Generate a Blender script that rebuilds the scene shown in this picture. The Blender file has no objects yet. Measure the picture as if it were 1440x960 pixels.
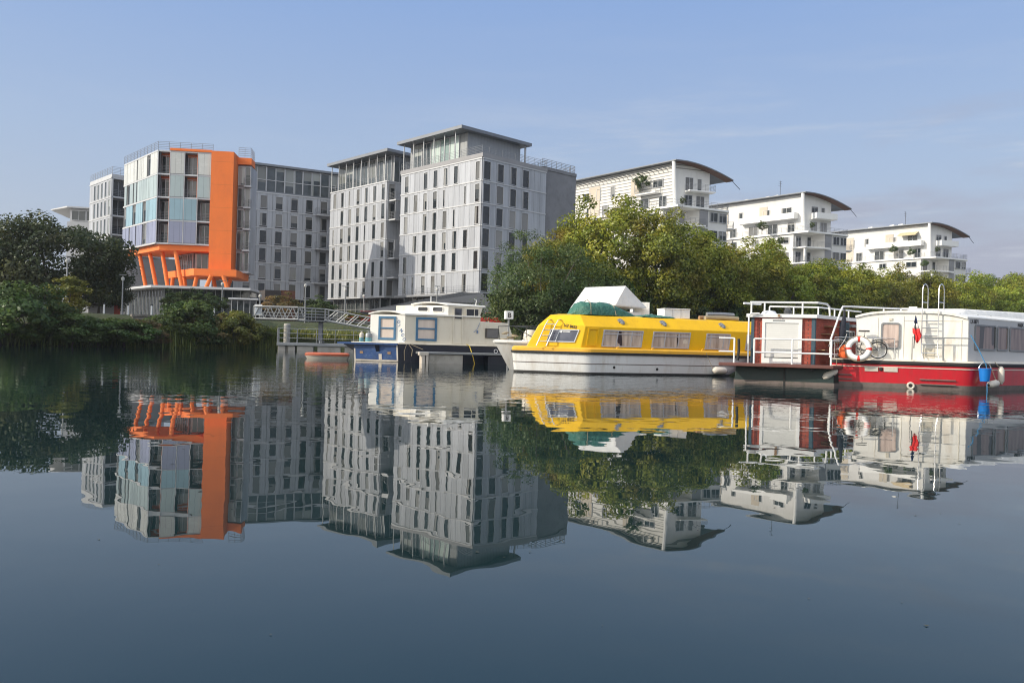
import bpy, bmesh, math, random
import numpy as np
from mathutils import Vector, Matrix
R = math.radians
scn = bpy.context.scene
COL = scn.collection
rng = random.Random(7)

# ------------------------------------------------------------------ camera
FPX, ROLL, CAMZ, PITCH = 1140.0, R(1.55), 1.2, math.atan(2.5 / 1140)
_cr, _sr, _cp, _sp = math.cos(ROLL), math.sin(ROLL), math.cos(PITCH), math.sin(PITCH)
CR = Vector((_cr, 0, _sr)); CF = Vector((-_sr * _sp, _cp, _cr * _sp)); CU = Vector((-_sr * _cp, -_sp, _cr * _cp))

def px(u, v, Y):
    """the place at depth Y that the photograph shows at (u, v): used to survey sizes"""
    d = CR * (u - 720) - CU * (v - 480) + CF * FPX
    k = Y / d.y
    return Vector((d.x * k, Y, CAMZ + d.z * k))

cam_d = bpy.data.cameras.new("camera")
cam = bpy.data.objects.new("camera", cam_d)
COL.objects.link(cam)
cam.matrix_world = Matrix(((CR.x, CU.x, -CF.x, 0), (CR.y, CU.y, -CF.y, 0), (CR.z, CU.z, -CF.z, CAMZ), (0, 0, 0, 1)))
cam_d.sensor_width = 36; cam_d.lens = FPX / 1440 * 36
cam_d.clip_end = 6000; cam_d.clip_start = 0.1
scn.camera = cam

# ------------------------------------------------------------------ mesh helper
class MB:
    """collects shapes; build() links them as one mesh object"""
    def __init__(s, M=None):
        s.v = []; s.f = []; s.M = M or Matrix()
    def add(s, vs, fs):
        b = len(s.v); M = s.M
        s.v += [M @ Vector(p) for p in vs]
        s.f += [tuple(i + b for i in f) for f in fs]
        return s
    def box(s, x0, x1, y0, y1, z0, z1):
        return s.add([(x0, y0, z0), (x1, y0, z0), (x1, y1, z0), (x0, y1, z0), (x0, y0, z1), (x1, y0, z1), (x1, y1, z1), (x0, y1, z1)],
                     [(0, 3, 2, 1), (4, 5, 6, 7), (0, 1, 5, 4), (1, 2, 6, 5), (2, 3, 7, 6), (3, 0, 4, 7)])
    def loft(s, rings, closed=True, caps=True):
        n = len(rings[0]); vs = [p for r in rings for p in r]; fs = []
        m = n if closed else n - 1
        for k in range(len(rings) - 1):
            for i in range(m):
                j = (i + 1) % n
                fs.append((k * n + i, k * n + j, (k + 1) * n + j, (k + 1) * n + i))
        if caps:
            fs.append(tuple(range(n - 1, -1, -1))); fs.append(tuple((len(rings) - 1) * n + i for i in range(n)))
        return s.add(vs, fs)
    def prism(s, poly, z0, z1):
        return s.loft([[(p[0], p[1], z0) for p in poly], [(p[0], p[1], z1) for p in poly]])
    def extr(s, pts, vec):
        vec = Vector(vec); pts = [Vector(p) for p in pts]
        return s.loft([pts, [p + vec for p in pts]])
    def tube(s, pts, r, n=6, caps=True, r2=None):
        pts = [Vector(p) for p in pts]
        rings = []; up = None
        for i, p in enumerate(pts):
            a = pts[max(i - 1, 0)]; b = pts[min(i + 1, len(pts) - 1)]
            t = (b - a).normalized()
            if up is None:
                up = Vector((0, 0, 1)) if abs(t.z) < .9 else Vector((0, 1, 0))
            x = t.cross(up).normalized(); y = x.cross(t).normalized(); up = y
            rr = r if r2 is None else r + (r2 - r) * i / (len(pts) - 1)
            rings.append([p + (x * math.cos(2 * math.pi * k / n) + y * math.sin(2 * math.pi * k / n)) * rr for k in range(n)])
        return s.loft(rings, True, caps)
    def lathe(s, prof, c=(0, 0, 0), n=12, axis='z'):
        c = Vector(c); rings = []
        for r, h in prof:
            ring = []
            for k in range(n):
                a = 2 * math.pi * k / n; q = (r * math.cos(a), r * math.sin(a), h)
                if axis == 'x': q = (h, q[0], q[1])
                if axis == 'y': q = (q[0], h, q[1])
                ring.append(c + Vector(q))
            rings.append(ring)
        return s.loft(rings)
    def torus(s, c, R0, r, n=24, m=8, axis='y', a0=0, a1=2 * math.pi):
        c = Vector(c); full = abs(a1 - a0 - 2 * math.pi) < 1e-6
        pts = []
        for k in range(n + (0 if full else 1)):
            a = a0 + (a1 - a0) * k / n; ring = []
            for j in range(m):
                b = 2 * math.pi * j / m; rr = R0 + r * math.cos(b); w = r * math.sin(b)
                q = (rr * math.cos(a), w, rr * math.sin(a))
                if axis == 'z': q = (q[0], q[2], q[1])
                if axis == 'x': q = (q[1], q[0], q[2])
                ring.append(c + Vector(q))
            pts.append(ring)
        if full: pts.append(pts[0])
        return s.loft(pts, True, not full)
    def frame(s, outer, inner, n0, n1):
        """flat ring between two matching outlines in the xz plane, from depth n0 to n1"""
        n = len(outer); vs = []
        for y in (n0, n1):
            vs += [(p[0], y, p[1]) for p in outer] + [(p[0], y, p[1]) for p in inner]
        fs = []
        for i in range(n):
            j = (i + 1) % n
            fs += [(i, j, n + j, n + i), (2 * n + i, 3 * n + i, 3 * n + j, 2 * n + j), (i, 2 * n + i, 2 * n + j, j), (n + i, n + j, 3 * n + j, 3 * n + i)]
        return s.add(vs, fs)
    def rail(s, pts, h, nr=3, r=.02, step=1.5, top=None):
        """a railing along the polyline pts (at floor level): posts and nr rails"""
        pts = [Vector(p) for p in pts]; up = Vector((0, 0, 1))
        for k in range(nr):
            z = h * (k + 1) / nr
            for a, b in zip(pts, pts[1:]):
                s.tube([a + up * z, b + up * z], (top or r) if k == nr - 1 else r, 5)
        for i, (a, b) in enumerate(zip(pts, pts[1:])):
            n = max(1, round((b - a).length / step))
            for k in range(n + (1 if i == len(pts) - 2 else 0)):
                q = a.lerp(b, k / n)
                s.tube([q, q + up * h], r * 1.15, 5)
        return s
    def mesh(s, name):
        me = bpy.data.meshes.new(name)
        me.from_pydata([tuple(v) for v in s.v], [], s.f)
        bm = bmesh.new(); bm.from_mesh(me)
        bmesh.ops.recalc_face_normals(bm, faces=bm.faces)
        bm.to_mesh(me); bm.free()
        return me
    def build(s, name, m, parent=None, smooth=False, bevel=0, seg=2):
        me = s.mesh(name)
        me.materials.append(m)
        if smooth:
            me.polygons.foreach_set('use_smooth', [True] * len(me.polygons))
            try: me.set_sharp_from_angle(angle=R(40))
            except Exception: pass
        o = bpy.data.objects.new(name, me); COL.objects.link(o); o.parent = parent
        if bevel:
            b = o.modifiers.new("bevel", 'BEVEL'); b.width = bevel; b.segments = seg; b.limit_method = 'ANGLE'; b.angle_limit = R(30)
        return o

def tag(o, label=None, cat=None, group=None, kind=None):
    if label: o['label'] = label
    if cat: o['category'] = cat
    if group: o['group'] = group
    if kind: o['kind'] = kind
    return o
def thing(name, label, cat, loc=(0, 0, 0), rz=0, group=None):
    o = bpy.data.objects.new(name, None); COL.objects.link(o)
    o.location = loc; o.rotation_euler = (0, 0, rz); o.empty_display_size = .2
    return tag(o, label, cat, group)
def inst(name, me, parent=None, M=None):
    o = bpy.data.objects.new(name, me); COL.objects.link(o); o.parent = parent
    if M is not None: o.matrix_local = M
    return o
def copy_tree(o, parent=None):
    c = o.copy(); COL.objects.link(c); c.parent = parent
    for ch in list(o.children): copy_tree(ch, c)
    return c
def fillet(poly, r, n=4):
    """round the corners of a 2D outline; r is one radius or one per corner"""
    out = []; N = len(poly)
    for i in range(N):
        rr = r[i] if isinstance(r, (list, tuple)) else r
        p = Vector(poly[i][:2]); a = Vector(poly[i - 1][:2]) - p; b = Vector(poly[(i + 1) % N][:2]) - p
        if rr <= 0: out.append(p); continue
        d = min(rr, a.length * .48, b.length * .48)
        p0 = p + a.normalized() * d; p1 = p + b.normalized() * d
        for k in range(n + 1):
            t = k / n; out.append(p0 * (1 - t) ** 2 + p * 2 * t * (1 - t) + p1 * t * t)
    return out
def inset(poly, d):
    """move every edge of a counter-clockwise outline inwards by d"""
    N = len(poly); out = []; P = [Vector(p[:2]) for p in poly]
    for i in range(N):
        e0 = (P[i] - P[i - 1]); e1 = (P[(i + 1) % N] - P[i])
        if e0.length < 1e-7: e0 = e1
        if e1.length < 1e-7: e1 = e0
        n0 = Vector((-e0.y, e0.x)).normalized(); n1 = Vector((-e1.y, e1.x)).normalized()
        k = n0 + n1; k = k / max(k.length_squared * .5, .25)
        out.append(P[i] + k * d)
    return out
def ring(poly, z): return [Vector((p[0], p[1], z)) for p in poly]
def face(p0, p1, z=0, lean=0.0):
    """frame on a wall that runs from p0 to p1 (left to right from outside): x along, y inwards, z up (leaning in by lean per metre)"""
    p0 = Vector((p0[0], p0[1], z)); u = Vector((p1[0] - p0.x, p1[1] - p0.y, 0)).normalized()
    n = Vector((-u.y, u.x, 0)); w = Vector((0, 0, 1)) + n * lean
    M = Matrix((u, n, w)).transposed().to_4x4(); M.translation = p0
    return M
def T(x, y, z): return Matrix.Translation((x, y, z))

# ------------------------------------------------------------------ materials
def nd(nt, typ, **kw):
    n = nt.nodes.new(typ)
    for k, v in kw.items():
        if k in n.inputs: n.inputs[k].default_value = v
        else: setattr(n, k, v)
    return n
def mat(name, col, rough=.6, metal=0.0, var=.12, scale=2.0, dirt=None, dirt_amt=.3, bump=0.0, bscale=20., coat=0.0, spec=.5, stripes=None, stretch=(1, 1, 1), randv=0.0, cells=None):
    """painted / cast surface: base colour with cloudy wear, optional dirt tint, lines and bump"""
    m = bpy.data.materials.new(name); m.use_nodes = True; nt = m.node_tree; L = nt.links
    b = nt.nodes['Principled BSDF']
    b.inputs['Roughness'].default_value = rough; b.inputs['Metallic'].default_value = metal
    b.inputs['Coat Weight'].default_value = coat; b.inputs['Coat Roughness'].default_value = .08
    b.inputs['Specular IOR Level'].default_value = spec
    tc = nd(nt, 'ShaderNodeTexCoord'); mp = nd(nt, 'ShaderNodeMapping', Scale=stretch); L.new(tc.outputs['Object'], mp.inputs['Vector'])
    no = nd(nt, 'ShaderNodeTexNoise', Scale=scale, Detail=6., Roughness=.65); L.new(mp.outputs[0], no.inputs['Vector'])
    mr = nd(nt, 'ShaderNodeMapRange'); mr.inputs['From Min'].default_value = .3; mr.inputs['From Max'].default_value = .7
    mr.inputs['To Min'].default_value = 1 - var; mr.inputs['To Max'].default_value = 1 + var * .6
    L.new(no.outputs['Fac'], mr.inputs['Value'])
    mx = nd(nt, 'ShaderNodeMix', data_type='RGBA', blend_type='MULTIPLY'); mx.inputs['Factor'].default_value = 1
    mx.inputs['A'].default_value = (*col, 1); L.new(mr.outputs[0], mx.inputs['B']); out = mx.outputs['Result']
    if randv:
        oi = nd(nt, 'ShaderNodeObjectInfo'); m2 = nd(nt, 'ShaderNodeMapRange'); L.new(oi.outputs['Random'], m2.inputs['Value'])
        m2.inputs['To Min'].default_value = 1 - randv; m2.inputs['To Max'].default_value = 1 + randv
        x2 = nd(nt, 'ShaderNodeMix', data_type='RGBA', blend_type='MULTIPLY'); x2.inputs['Factor'].default_value = 1
        L.new(out, x2.inputs['A']); L.new(m2.outputs[0], x2.inputs['B']); out = x2.outputs['Result']
    if cells:  # every panel of the given width and height a shade of its own: (width, height, z offset, amount)
        sc_ = nd(nt, 'ShaderNodeSeparateXYZ'); L.new(tc.outputs['Object'], sc_.inputs[0])
        a1 = nd(nt, 'ShaderNodeMath', operation='SUBTRACT'); L.new(sc_.outputs['X'], a1.inputs[0]); L.new(sc_.outputs['Y'], a1.inputs[1])
        fx = nd(nt, 'ShaderNodeMath', operation='DIVIDE'); L.new(a1.outputs[0], fx.inputs[0]); fx.inputs[1].default_value = cells[0]
        a2 = nd(nt, 'ShaderNodeMath', operation='SUBTRACT'); L.new(sc_.outputs['Z'], a2.inputs[0]); a2.inputs[1].default_value = cells[2]
        fz = nd(nt, 'ShaderNodeMath', operation='DIVIDE'); L.new(a2.outputs[0], fz.inputs[0]); fz.inputs[1].default_value = cells[1]
        f1 = nd(nt, 'ShaderNodeMath', operation='FLOOR'); L.new(fx.outputs[0], f1.inputs[0]); f2 = nd(nt, 'ShaderNodeMath', operation='FLOOR'); L.new(fz.outputs[0], f2.inputs[0])
        cb = nd(nt, 'ShaderNodeCombineXYZ'); L.new(f1.outputs[0], cb.inputs['X']); L.new(f2.outputs[0], cb.inputs['Y'])
        wn = nd(nt, 'ShaderNodeTexWhiteNoise', noise_dimensions='3D'); L.new(cb.outputs[0], wn.inputs['Vector'])
        mw_ = nd(nt, 'ShaderNodeMapRange'); L.new(wn.outputs['Value'], mw_.inputs['Value']); mw_.inputs['To Min'].default_value = 1 - cells[3]; mw_.inputs['To Max'].default_value = 1 + cells[3] * .6
        xc = nd(nt, 'ShaderNodeMix', data_type='RGBA', blend_type='MULTIPLY'); xc.inputs['Factor'].default_value = 1
        L.new(out, xc.inputs['A']); L.new(mw_.outputs[0], xc.inputs['B']); out = xc.outputs['Result']
    if stripes:  # (axis, period, width, darkness)
        ax, per, wid, dk = stripes
        sp = nd(nt, 'ShaderNodeSeparateXYZ'); L.new(tc.outputs['Object'], sp.inputs[0])
        src = sp.outputs[ax]
        if ax == 'X':
            ad = nd(nt, 'ShaderNodeMath', operation='ADD'); L.new(sp.outputs['X'], ad.inputs[0]); L.new(sp.outputs['Y'], ad.inputs[1]); src = ad.outputs[0]
        dv = nd(nt, 'ShaderNodeMath', operation='DIVIDE'); L.new(src, dv.inputs[0]); dv.inputs[1].default_value = per
        fr = nd(nt, 'ShaderNodeMath', operation='FRACT'); L.new(dv.outputs[0], fr.inputs[0])
        lt = nd(nt, 'ShaderNodeMath', operation='LESS_THAN'); L.new(fr.outputs[0], lt.inputs[0]); lt.inputs[1].default_value = wid
        x3 = nd(nt, 'ShaderNodeMix', data_type='RGBA', blend_type='MULTIPLY'); L.new(lt.outputs[0], x3.inputs['Factor'])
        L.new(out, x3.inputs['A']); x3.inputs['B'].default_value = (dk, dk, dk, 1); out = x3.outputs['Result']
    if dirt:
        n2 = nd(nt, 'ShaderNodeTexNoise', Scale=scale * 2.3, Detail=8., Roughness=.7); L.new(mp.outputs[0], n2.inputs['Vector'])
        r2 = nd(nt, 'ShaderNodeMapRange'); r2.inputs['From Min'].default_value = .5; r2.inputs['From Max'].default_value = .75
        r2.inputs['To Max'].default_value = dirt_amt; L.new(n2.outputs['Fac'], r2.inputs['Value'])
        x4 = nd(nt, 'ShaderNodeMix', data_type='RGBA'); L.new(r2.outputs[0], x4.inputs['Factor']); L.new(out, x4.inputs['A'])
        x4.inputs['B'].default_value = (*dirt, 1); out = x4.outputs['Result']
    L.new(out, b.inputs['Base Color'])
    rr = nd(nt, 'ShaderNodeMapRange'); rr.inputs['To Min'].default_value = max(rough - .1, .02); rr.inputs['To Max'].default_value = min(rough + .12, 1)
    L.new(no.outputs['Fac'], rr.inputs['Value']); L.new(rr.outputs[0], b.inputs['Roughness'])
    if bump:
        n3 = nd(nt, 'ShaderNodeTexNoise', Scale=bscale, Detail=4.); L.new(mp.outputs[0], n3.inputs['Vector'])
        bp = nd(nt, 'ShaderNodeBump', Strength=1., Distance=bump); L.new(n3.outputs['Fac'], bp.inputs['Height']); L.new(bp.outputs[0], b.inputs['Normal'])
    return m
def glass_mat(name, dark, light, thresh=.6, rough=.04, spec=.6):
    """window pane: glossy sheet over a dark room or a drawn blind, chosen per pane"""
    m = bpy.data.materials.new(name); m.use_nodes = True; nt = m.node_tree; L = nt.links; b = nt.nodes['Principled BSDF']
    b.inputs['Roughness'].default_value = rough; b.inputs['Specular IOR Level'].default_value = spec
    oi = nd(nt, 'ShaderNodeObjectInfo'); tc = nd(nt, 'ShaderNodeTexCoord')
    no = nd(nt, 'ShaderNodeTexNoise', Scale=1.3, Detail=3., noise_dimensions='4D'); L.new(tc.outputs['Object'], no.inputs['Vector'])
    mu = nd(nt, 'ShaderNodeMath', operation='MULTIPLY'); mu.inputs[1].default_value = 37.; L.new(oi.outputs['Random'], mu.inputs[0]); L.new(mu.outputs[0], no.inputs['W'])
    ad = nd(nt, 'ShaderNodeMath', operation='ADD'); L.new(no.outputs['Fac'], ad.inputs[0])
    m3 = nd(nt, 'ShaderNodeMath', operation='MULTIPLY_ADD'); L.new(oi.outputs['Random'], m3.inputs[0]); m3.inputs[1].default_value = .7; m3.inputs[2].default_value = -.35
    L.new(m3.outputs[0], ad.inputs[1])
    r = nd(nt, 'ShaderNodeMapRange'); r.inputs['From Min'].default_value = thresh - .06; r.inputs['From Max'].default_value = thresh + .06
    L.new(ad.outputs[0], r.inputs['Value'])
    x = nd(nt, 'ShaderNodeMix', data_type='RGBA'); L.new(r.outputs[0], x.inputs['Factor']); x.inputs['A'].default_value = (*dark, 1); x.inputs['B'].default_value = (*light, 1)
    L.new(x.outputs['Result'], b.inputs['Base Color'])
    return m
def room_glass(name, dark, blind, low=-.3, span=4.4):
    """flat window: glossy pane over a dark room, a roller blind let down by its own amount and a side curtain in some"""
    m = bpy.data.materials.new(name); m.use_nodes = True; nt = m.node_tree; L = nt.links; b = nt.nodes['Principled BSDF']
    b.inputs['Roughness'].default_value = .03; b.inputs['Specular IOR Level'].default_value = .65
    oi = nd(nt, 'ShaderNodeObjectInfo'); tc = nd(nt, 'ShaderNodeTexCoord'); sp = nd(nt, 'ShaderNodeSeparateXYZ'); L.new(tc.outputs['Object'], sp.inputs[0])
    def mth(op, a, k, c=None):
        n = nd(nt, 'ShaderNodeMath', operation=op)
        for i, q in enumerate((a, k, c)):
            if q is None: continue
            if isinstance(q, (int, float)): n.inputs[i].default_value = q
            else: L.new(q, n.inputs[i])
        return n.outputs[0]
    r = oi.outputs['Random']; r2 = mth('FRACT', mth('MULTIPLY', r, 17.31), 0); r3 = mth('FRACT', mth('MULTIPLY', r, 53.7), 0)
    edge = mth('MULTIPLY_ADD', r2, span, low); isb = mth('GREATER_THAN', sp.outputs['Z'], edge)
    isc = mth('LESS_THAN', sp.outputs['X'], mth('MULTIPLY_ADD', r3, .9, -.45))
    no = nd(nt, 'ShaderNodeTexNoise', Scale=1.1, Detail=3., noise_dimensions='4D'); L.new(tc.outputs['Object'], no.inputs['Vector']); L.new(mth('MULTIPLY', r, 91.), no.inputs['W'])
    dk = nd(nt, 'ShaderNodeMix', data_type='RGBA'); L.new(no.outputs['Fac'], dk.inputs['Factor']); dk.inputs['A'].default_value = (*[c * .35 for c in dark], 1); dk.inputs['B'].default_value = (*[c * 1.7 for c in dark], 1)
    x = nd(nt, 'ShaderNodeMix', data_type='RGBA'); L.new(mth('MAXIMUM', isb, isc), x.inputs['Factor']); L.new(dk.outputs['Result'], x.inputs['A'])
    bl = nd(nt, 'ShaderNodeMix', data_type='RGBA', blend_type='MULTIPLY'); bl.inputs['Factor'].default_value = 1; bl.inputs['A'].default_value = (*blind, 1); L.new(mth('MULTIPLY_ADD', r3, .7, .5), bl.inputs['B'])
    L.new(bl.outputs['Result'], x.inputs['B']); L.new(x.outputs['Result'], b.inputs['Base Color'])
    return m
def curtain_mat(name, c1, c2, per=.16, gap=(.02, .018, .02), gap_at=.74):
    """boat window: gloss over hanging curtains with folds and a dark slit between them"""
    m = bpy.data.materials.new(name); m.use_nodes = True; nt = m.node_tree; L = nt.links; b = nt.nodes['Principled BSDF']
    b.inputs['Roughness'].default_value = .5; b.inputs['Coat Weight'].default_value = .8; b.inputs['Coat Roughness'].default_value = .02
    tc = nd(nt, 'ShaderNodeTexCoord'); mp = nd(nt, 'ShaderNodeMapping', Scale=(1, 1, .12)); L.new(tc.outputs['Object'], mp.inputs['Vector'])
    no = nd(nt, 'ShaderNodeTexNoise', Scale=1 / per, Detail=3.); L.new(mp.outputs[0], no.inputs['Vector'])
    r = nd(nt, 'ShaderNodeMapRange'); r.inputs['From Min'].default_value = .35; r.inputs['From Max'].default_value = .65; L.new(no.outputs['Fac'], r.inputs['Value'])
    x = nd(nt, 'ShaderNodeMix', data_type='RGBA'); L.new(r.outputs[0], x.inputs['Factor']); x.inputs['A'].default_value = (*c1, 1); x.inputs['B'].default_value = (*c2, 1)
    n2 = nd(nt, 'ShaderNodeTexNoise', Scale=.32 / per, Detail=2.); L.new(mp.outputs[0], n2.inputs['Vector'])
    g = nd(nt, 'ShaderNodeMath', operation='GREATER_THAN'); L.new(n2.outputs['Fac'], g.inputs[0]); g.inputs[1].default_value = gap_at * .82
    x2 = nd(nt, 'ShaderNodeMix', data_type='RGBA'); L.new(g.outputs[0], x2.inputs['Factor']); L.new(x.outputs['Result'], x2.inputs['A']); x2.inputs['B'].default_value = (*gap, 1)
    L.new(x2.outputs['Result'], b.inputs['Base Color'])
    return m
def leaf_mat(name, cols, autumn=None, amt=.0, nscale=.22):
    m = bpy.data.materials.new(name); m.use_nodes = True; nt = m.node_tree; L = nt.links
    nt.nodes.remove(nt.nodes['Principled BSDF']); out = nt.nodes['Material Output']
    at = nd(nt, 'ShaderNodeAttribute', attribute_name='leaf')
    cr = nd(nt, 'ShaderNodeValToRGB'); L.new(at.outputs['Fac'], cr.inputs['Fac'])
    e = cr.color_ramp.elements; e[0].color = (*cols[0], 1); e[1].color = (*cols[-1], 1)
    for i, c in enumerate(cols[1:-1]):
        q = e.new((i + 1) / (len(cols) - 1)); q.color = (*c, 1)
    col = cr.outputs['Color']
    oi = nd(nt, 'ShaderNodeObjectInfo')
    hs = nd(nt, 'ShaderNodeHueSaturation'); L.new(col, hs.inputs['Color'])
    m1 = nd(nt, 'ShaderNodeMapRange'); L.new(oi.outputs['Random'], m1.inputs['Value']); m1.inputs['To Min'].default_value = .48; m1.inputs['To Max'].default_value = .515; L.new(m1.outputs[0], hs.inputs['Hue'])
    m2 = nd(nt, 'ShaderNodeMapRange'); L.new(oi.outputs['Random'], m2.inputs['Value']); m2.inputs['To Min'].default_value = .8; m2.inputs['To Max'].default_value = 1.15; L.new(m2.outputs[0], hs.inputs['Value'])
    col = hs.outputs['Color']
    if autumn:
        tc = nd(nt, 'ShaderNodeTexCoord'); no = nd(nt, 'ShaderNodeTexNoise', Scale=nscale, Detail=5., Roughness=.7, noise_dimensions='4D')
        L.new(tc.outputs['Object'], no.inputs['Vector'])
        mu = nd(nt, 'ShaderNodeMath', operation='MULTIPLY'); mu.inputs[1].default_value = 20.; L.new(oi.outputs['Random'], mu.inputs[0]); L.new(mu.outputs[0], no.inputs['W'])
        r = nd(nt, 'ShaderNodeMapRange'); r.inputs['From Min'].default_value = .5; r.inputs['From Max'].default_value = .72; r.inputs['To Max'].default_value = amt
        L.new(no.outputs['Fac'], r.inputs['Value'])
        x = nd(nt, 'ShaderNodeMix', data_type='RGBA'); L.new(r.outputs[0], x.inputs['Factor']); L.new(col, x.inputs['A']); x.inputs['B'].default_value = (*autumn, 1); col = x.outputs['Result']
    df = nd(nt, 'ShaderNodeBsdfDiffuse'); tr = nd(nt, 'ShaderNodeBsdfTranslucent'); gl = nd(nt, 'ShaderNodeBsdfGlossy', Roughness=.45)
    L.new(col, df.inputs['Color']); L.new(col, tr.inputs['Color']); gl.inputs['Color'].default_value = (.8, .85, .8, 1)
    a = nd(nt, 'ShaderNodeMixShader'); a.inputs[0].default_value = .38; L.new(df.outputs[0], a.inputs[1]); L.new(tr.outputs[0], a.inputs[2])
    c = nd(nt, 'ShaderNodeMixShader'); c.inputs[0].default_value = .035; L.new(a.outputs[0], c.inputs[1]); L.new(gl.outputs[0], c.inputs[2])
    L.new(c.outputs[0], out.inputs['Surface'])
    return m

M = {}
M['clad'] = mat('grey metal cladding', (.37, .39, .43), .45, .0, .1, .35, stripes=('X', .56, .05, .68), dirt=(.24, .25, .275), dirt_amt=.5, cells=(1.12, 2.88, 4.7, .17), stretch=(1, 1, .35))
M['slab'] = mat('pale metal trim', (.47, .48, .50), .45, .1, .08, 1.)
M['core'] = mat('dark core wall', (.10, .10, .11), .8)
M['concrete'] = mat('grey concrete', (.20, .205, .225), .85, 0, .16, .5, bump=.01, dirt=(.11, .11, .12), dirt_amt=.5)
M['panelgrey'] = mat('pale concrete panel', (.27, .27, .285), .75, 0, .12, .4, stripes=('Z', 1.44, .03, .75))
M['zincwall'] = mat('zinc cladding', (.27, .285, .30), .5, .1, .12, .8, stripes=('X', .55, .07, .7))
M['zinc'] = mat('zinc roof', (.060, .064, .072), .8, .0, .12, .8, stripes=('X', .55, .08, .6))
M['zincroof'] = mat('zinc roof edge', (.18, .195, .22), .5, .3, .1, .8)
M['alu'] = mat('aluminium frame', (.5, .51, .53), .4, .3, .05)
M['steel'] = mat('galvanised steel', (.27, .28, .29), .45, .5, .12, 6.)
M['darksteel'] = mat('dark steel', (.05, .055, .06), .5, .2)
M['glass'] = room_glass('window glass', (.020, .026, .030), (.20, .20, .195))
M['glasslight'] = room_glass('penthouse glass', (.06, .075, .085), (.30, .32, .31), .2, 6.)
M['shopglass'] = glass_mat('shopfront glass', (.022, .03, .034), (.06, .068, .072), .55)
M['glassgreen'] = glass_mat('curtained glass', (.22, .30, .29), (.46, .55, .52), .5)
M['orange'] = mat('orange render', (.80, .18, .028), .7, 0, .08, .6, dirt=(.55, .12, .03), dirt_amt=.35, stretch=(1, 1, .4), stripes=('Z', 3.02, .012, .7))
M['pan_white'] = mat('white facade panel', (.52, .53, .51), .25, 0, .08, .5, stripes=('X', .72, .05, .5), randv=.10)
M['pan_mint'] = mat('pale green facade panel', (.34, .41, .42), .22, 0, .08, .5, stripes=('X', .72, .05, .5), randv=.14)
M['pan_blue'] = mat('pale blue facade panel', (.23, .36, .43), .22, 0, .08, .5, stripes=('X', .72, .05, .5), randv=.14)
M['pan_lilac'] = mat('lilac facade panel', (.23, .25, .36), .22, 0, .08, .5, stripes=('X', .72, .05, .5), randv=.12)
M['whitewall'] = mat('white render', (.66, .655, .645), .8, 0, .08, .4, dirt=(.42, .42, .41), dirt_amt=.4, stretch=(1, 1, .3))
M['whitewall2'] = mat('pale grey render', (.5, .5, .51), .8, 0, .07, .4)
M['louvre'] = mat('white slatted cladding', (.66, .65, .62), .6, 0, .05, .5, stripes=('Z', .55, .3, .38))
M['soffit'] = mat('brown timber soffit', (.16, .075, .05), .6, 0, .15, 1.2, stripes=('X', .4, .07, .6))
M['beige'] = mat('beige panel', (.52, .46, .38), .8, 0, .08, .5)
M['rail'] = mat('grey railing metal', (.22, .23, .25), .5, .3)
M['whitepaint'] = mat('white paint', (.78, .78, .77), .4, 0, .05, 4., dirt=(.5, .44, .36), dirt_amt=.18)
M['planter'] = mat('terracotta planter', (.25, .12, .07), .8)
M['awning'] = mat('cream awning', (.6, .48, .3), .8)
M['yellowawn'] = mat('yellow awning', (.7, .45, .06), .8)
# ------------------------------------------------------------------ light, sky
HAZE = .00018
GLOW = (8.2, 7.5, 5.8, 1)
SUN_EL, SUN_AZ = R(27), math.atan2(-.96, -.275)   # azimuth measured from +Y towards +X
SD = Vector((math.cos(SUN_EL) * math.sin(SUN_AZ), math.cos(SUN_EL) * math.cos(SUN_AZ), math.sin(SUN_EL)))
sl = bpy.data.lights.new("sun", 'SUN'); sl.energy = 2.8; sl.angle = R(.6); sl.color = (1, .90, .74)
so = bpy.data.objects.new("sun", sl); COL.objects.link(so); so.rotation_euler = (-SD).to_track_quat('-Z', 'Y').to_euler(); so.location = SD * 50

w = bpy.data.worlds.new("World"); scn.world = w; w.use_nodes = True
nt = w.node_tree; L = nt.links; bg = nt.nodes['Background']; bg.inputs['Strength'].default_value = .085
sky = nd(nt, 'ShaderNodeTexSky'); sky.sky_type = 'NISHITA'; sky.sun_disc = False
sky.sun_elevation = SUN_EL; sky.sun_rotation = SUN_AZ; sky.air_density = 1.25; sky.dust_density = 1.5; sky.ozone_density = 1.6; sky.altitude = 30
tc = nd(nt, 'ShaderNodeTexCoord'); sp = nd(nt, 'ShaderNodeSeparateXYZ'); L.new(tc.outputs['Generated'], sp.inputs[0])
# hazy daylight gradient over the clear-sky model: pale at the horizon, blue above, brighter towards the sun
rp = nd(nt, 'ShaderNodeValToRGB'); L.new(sp.outputs['Z'], rp.inputs['Fac']); e = rp.color_ramp.elements
SK = 10.
e[0].position = 0.; e[0].color = (3.15 / SK, 3.5 / SK, 4.35 / SK, 1); e[1].position = 1.; e[1].color = (2.2 / SK, 3.3 / SK, 5.4 / SK, 1)
for z_, c_ in ((.10, (3.3, 3.75, 4.75)), (.22, (2.95, 3.75, 5.3)), (.39, (2.1, 3.2, 5.6))):
    q_ = e.new(z_); q_.color = (c_[0] / SK, c_[1] / SK, c_[2] / SK, 1)
vm = nd(nt, 'ShaderNodeVectorMath', operation='SCALE'); L.new(rp.outputs['Color'], vm.inputs[0]); vm.inputs['Scale'].default_value = SK
hz = nd(nt, 'ShaderNodeMix', data_type='RGBA'); hz.inputs['Factor'].default_value = .82; L.new(sky.outputs[0], hz.inputs['A']); L.new(vm.outputs[0], hz.inputs['B'])
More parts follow.
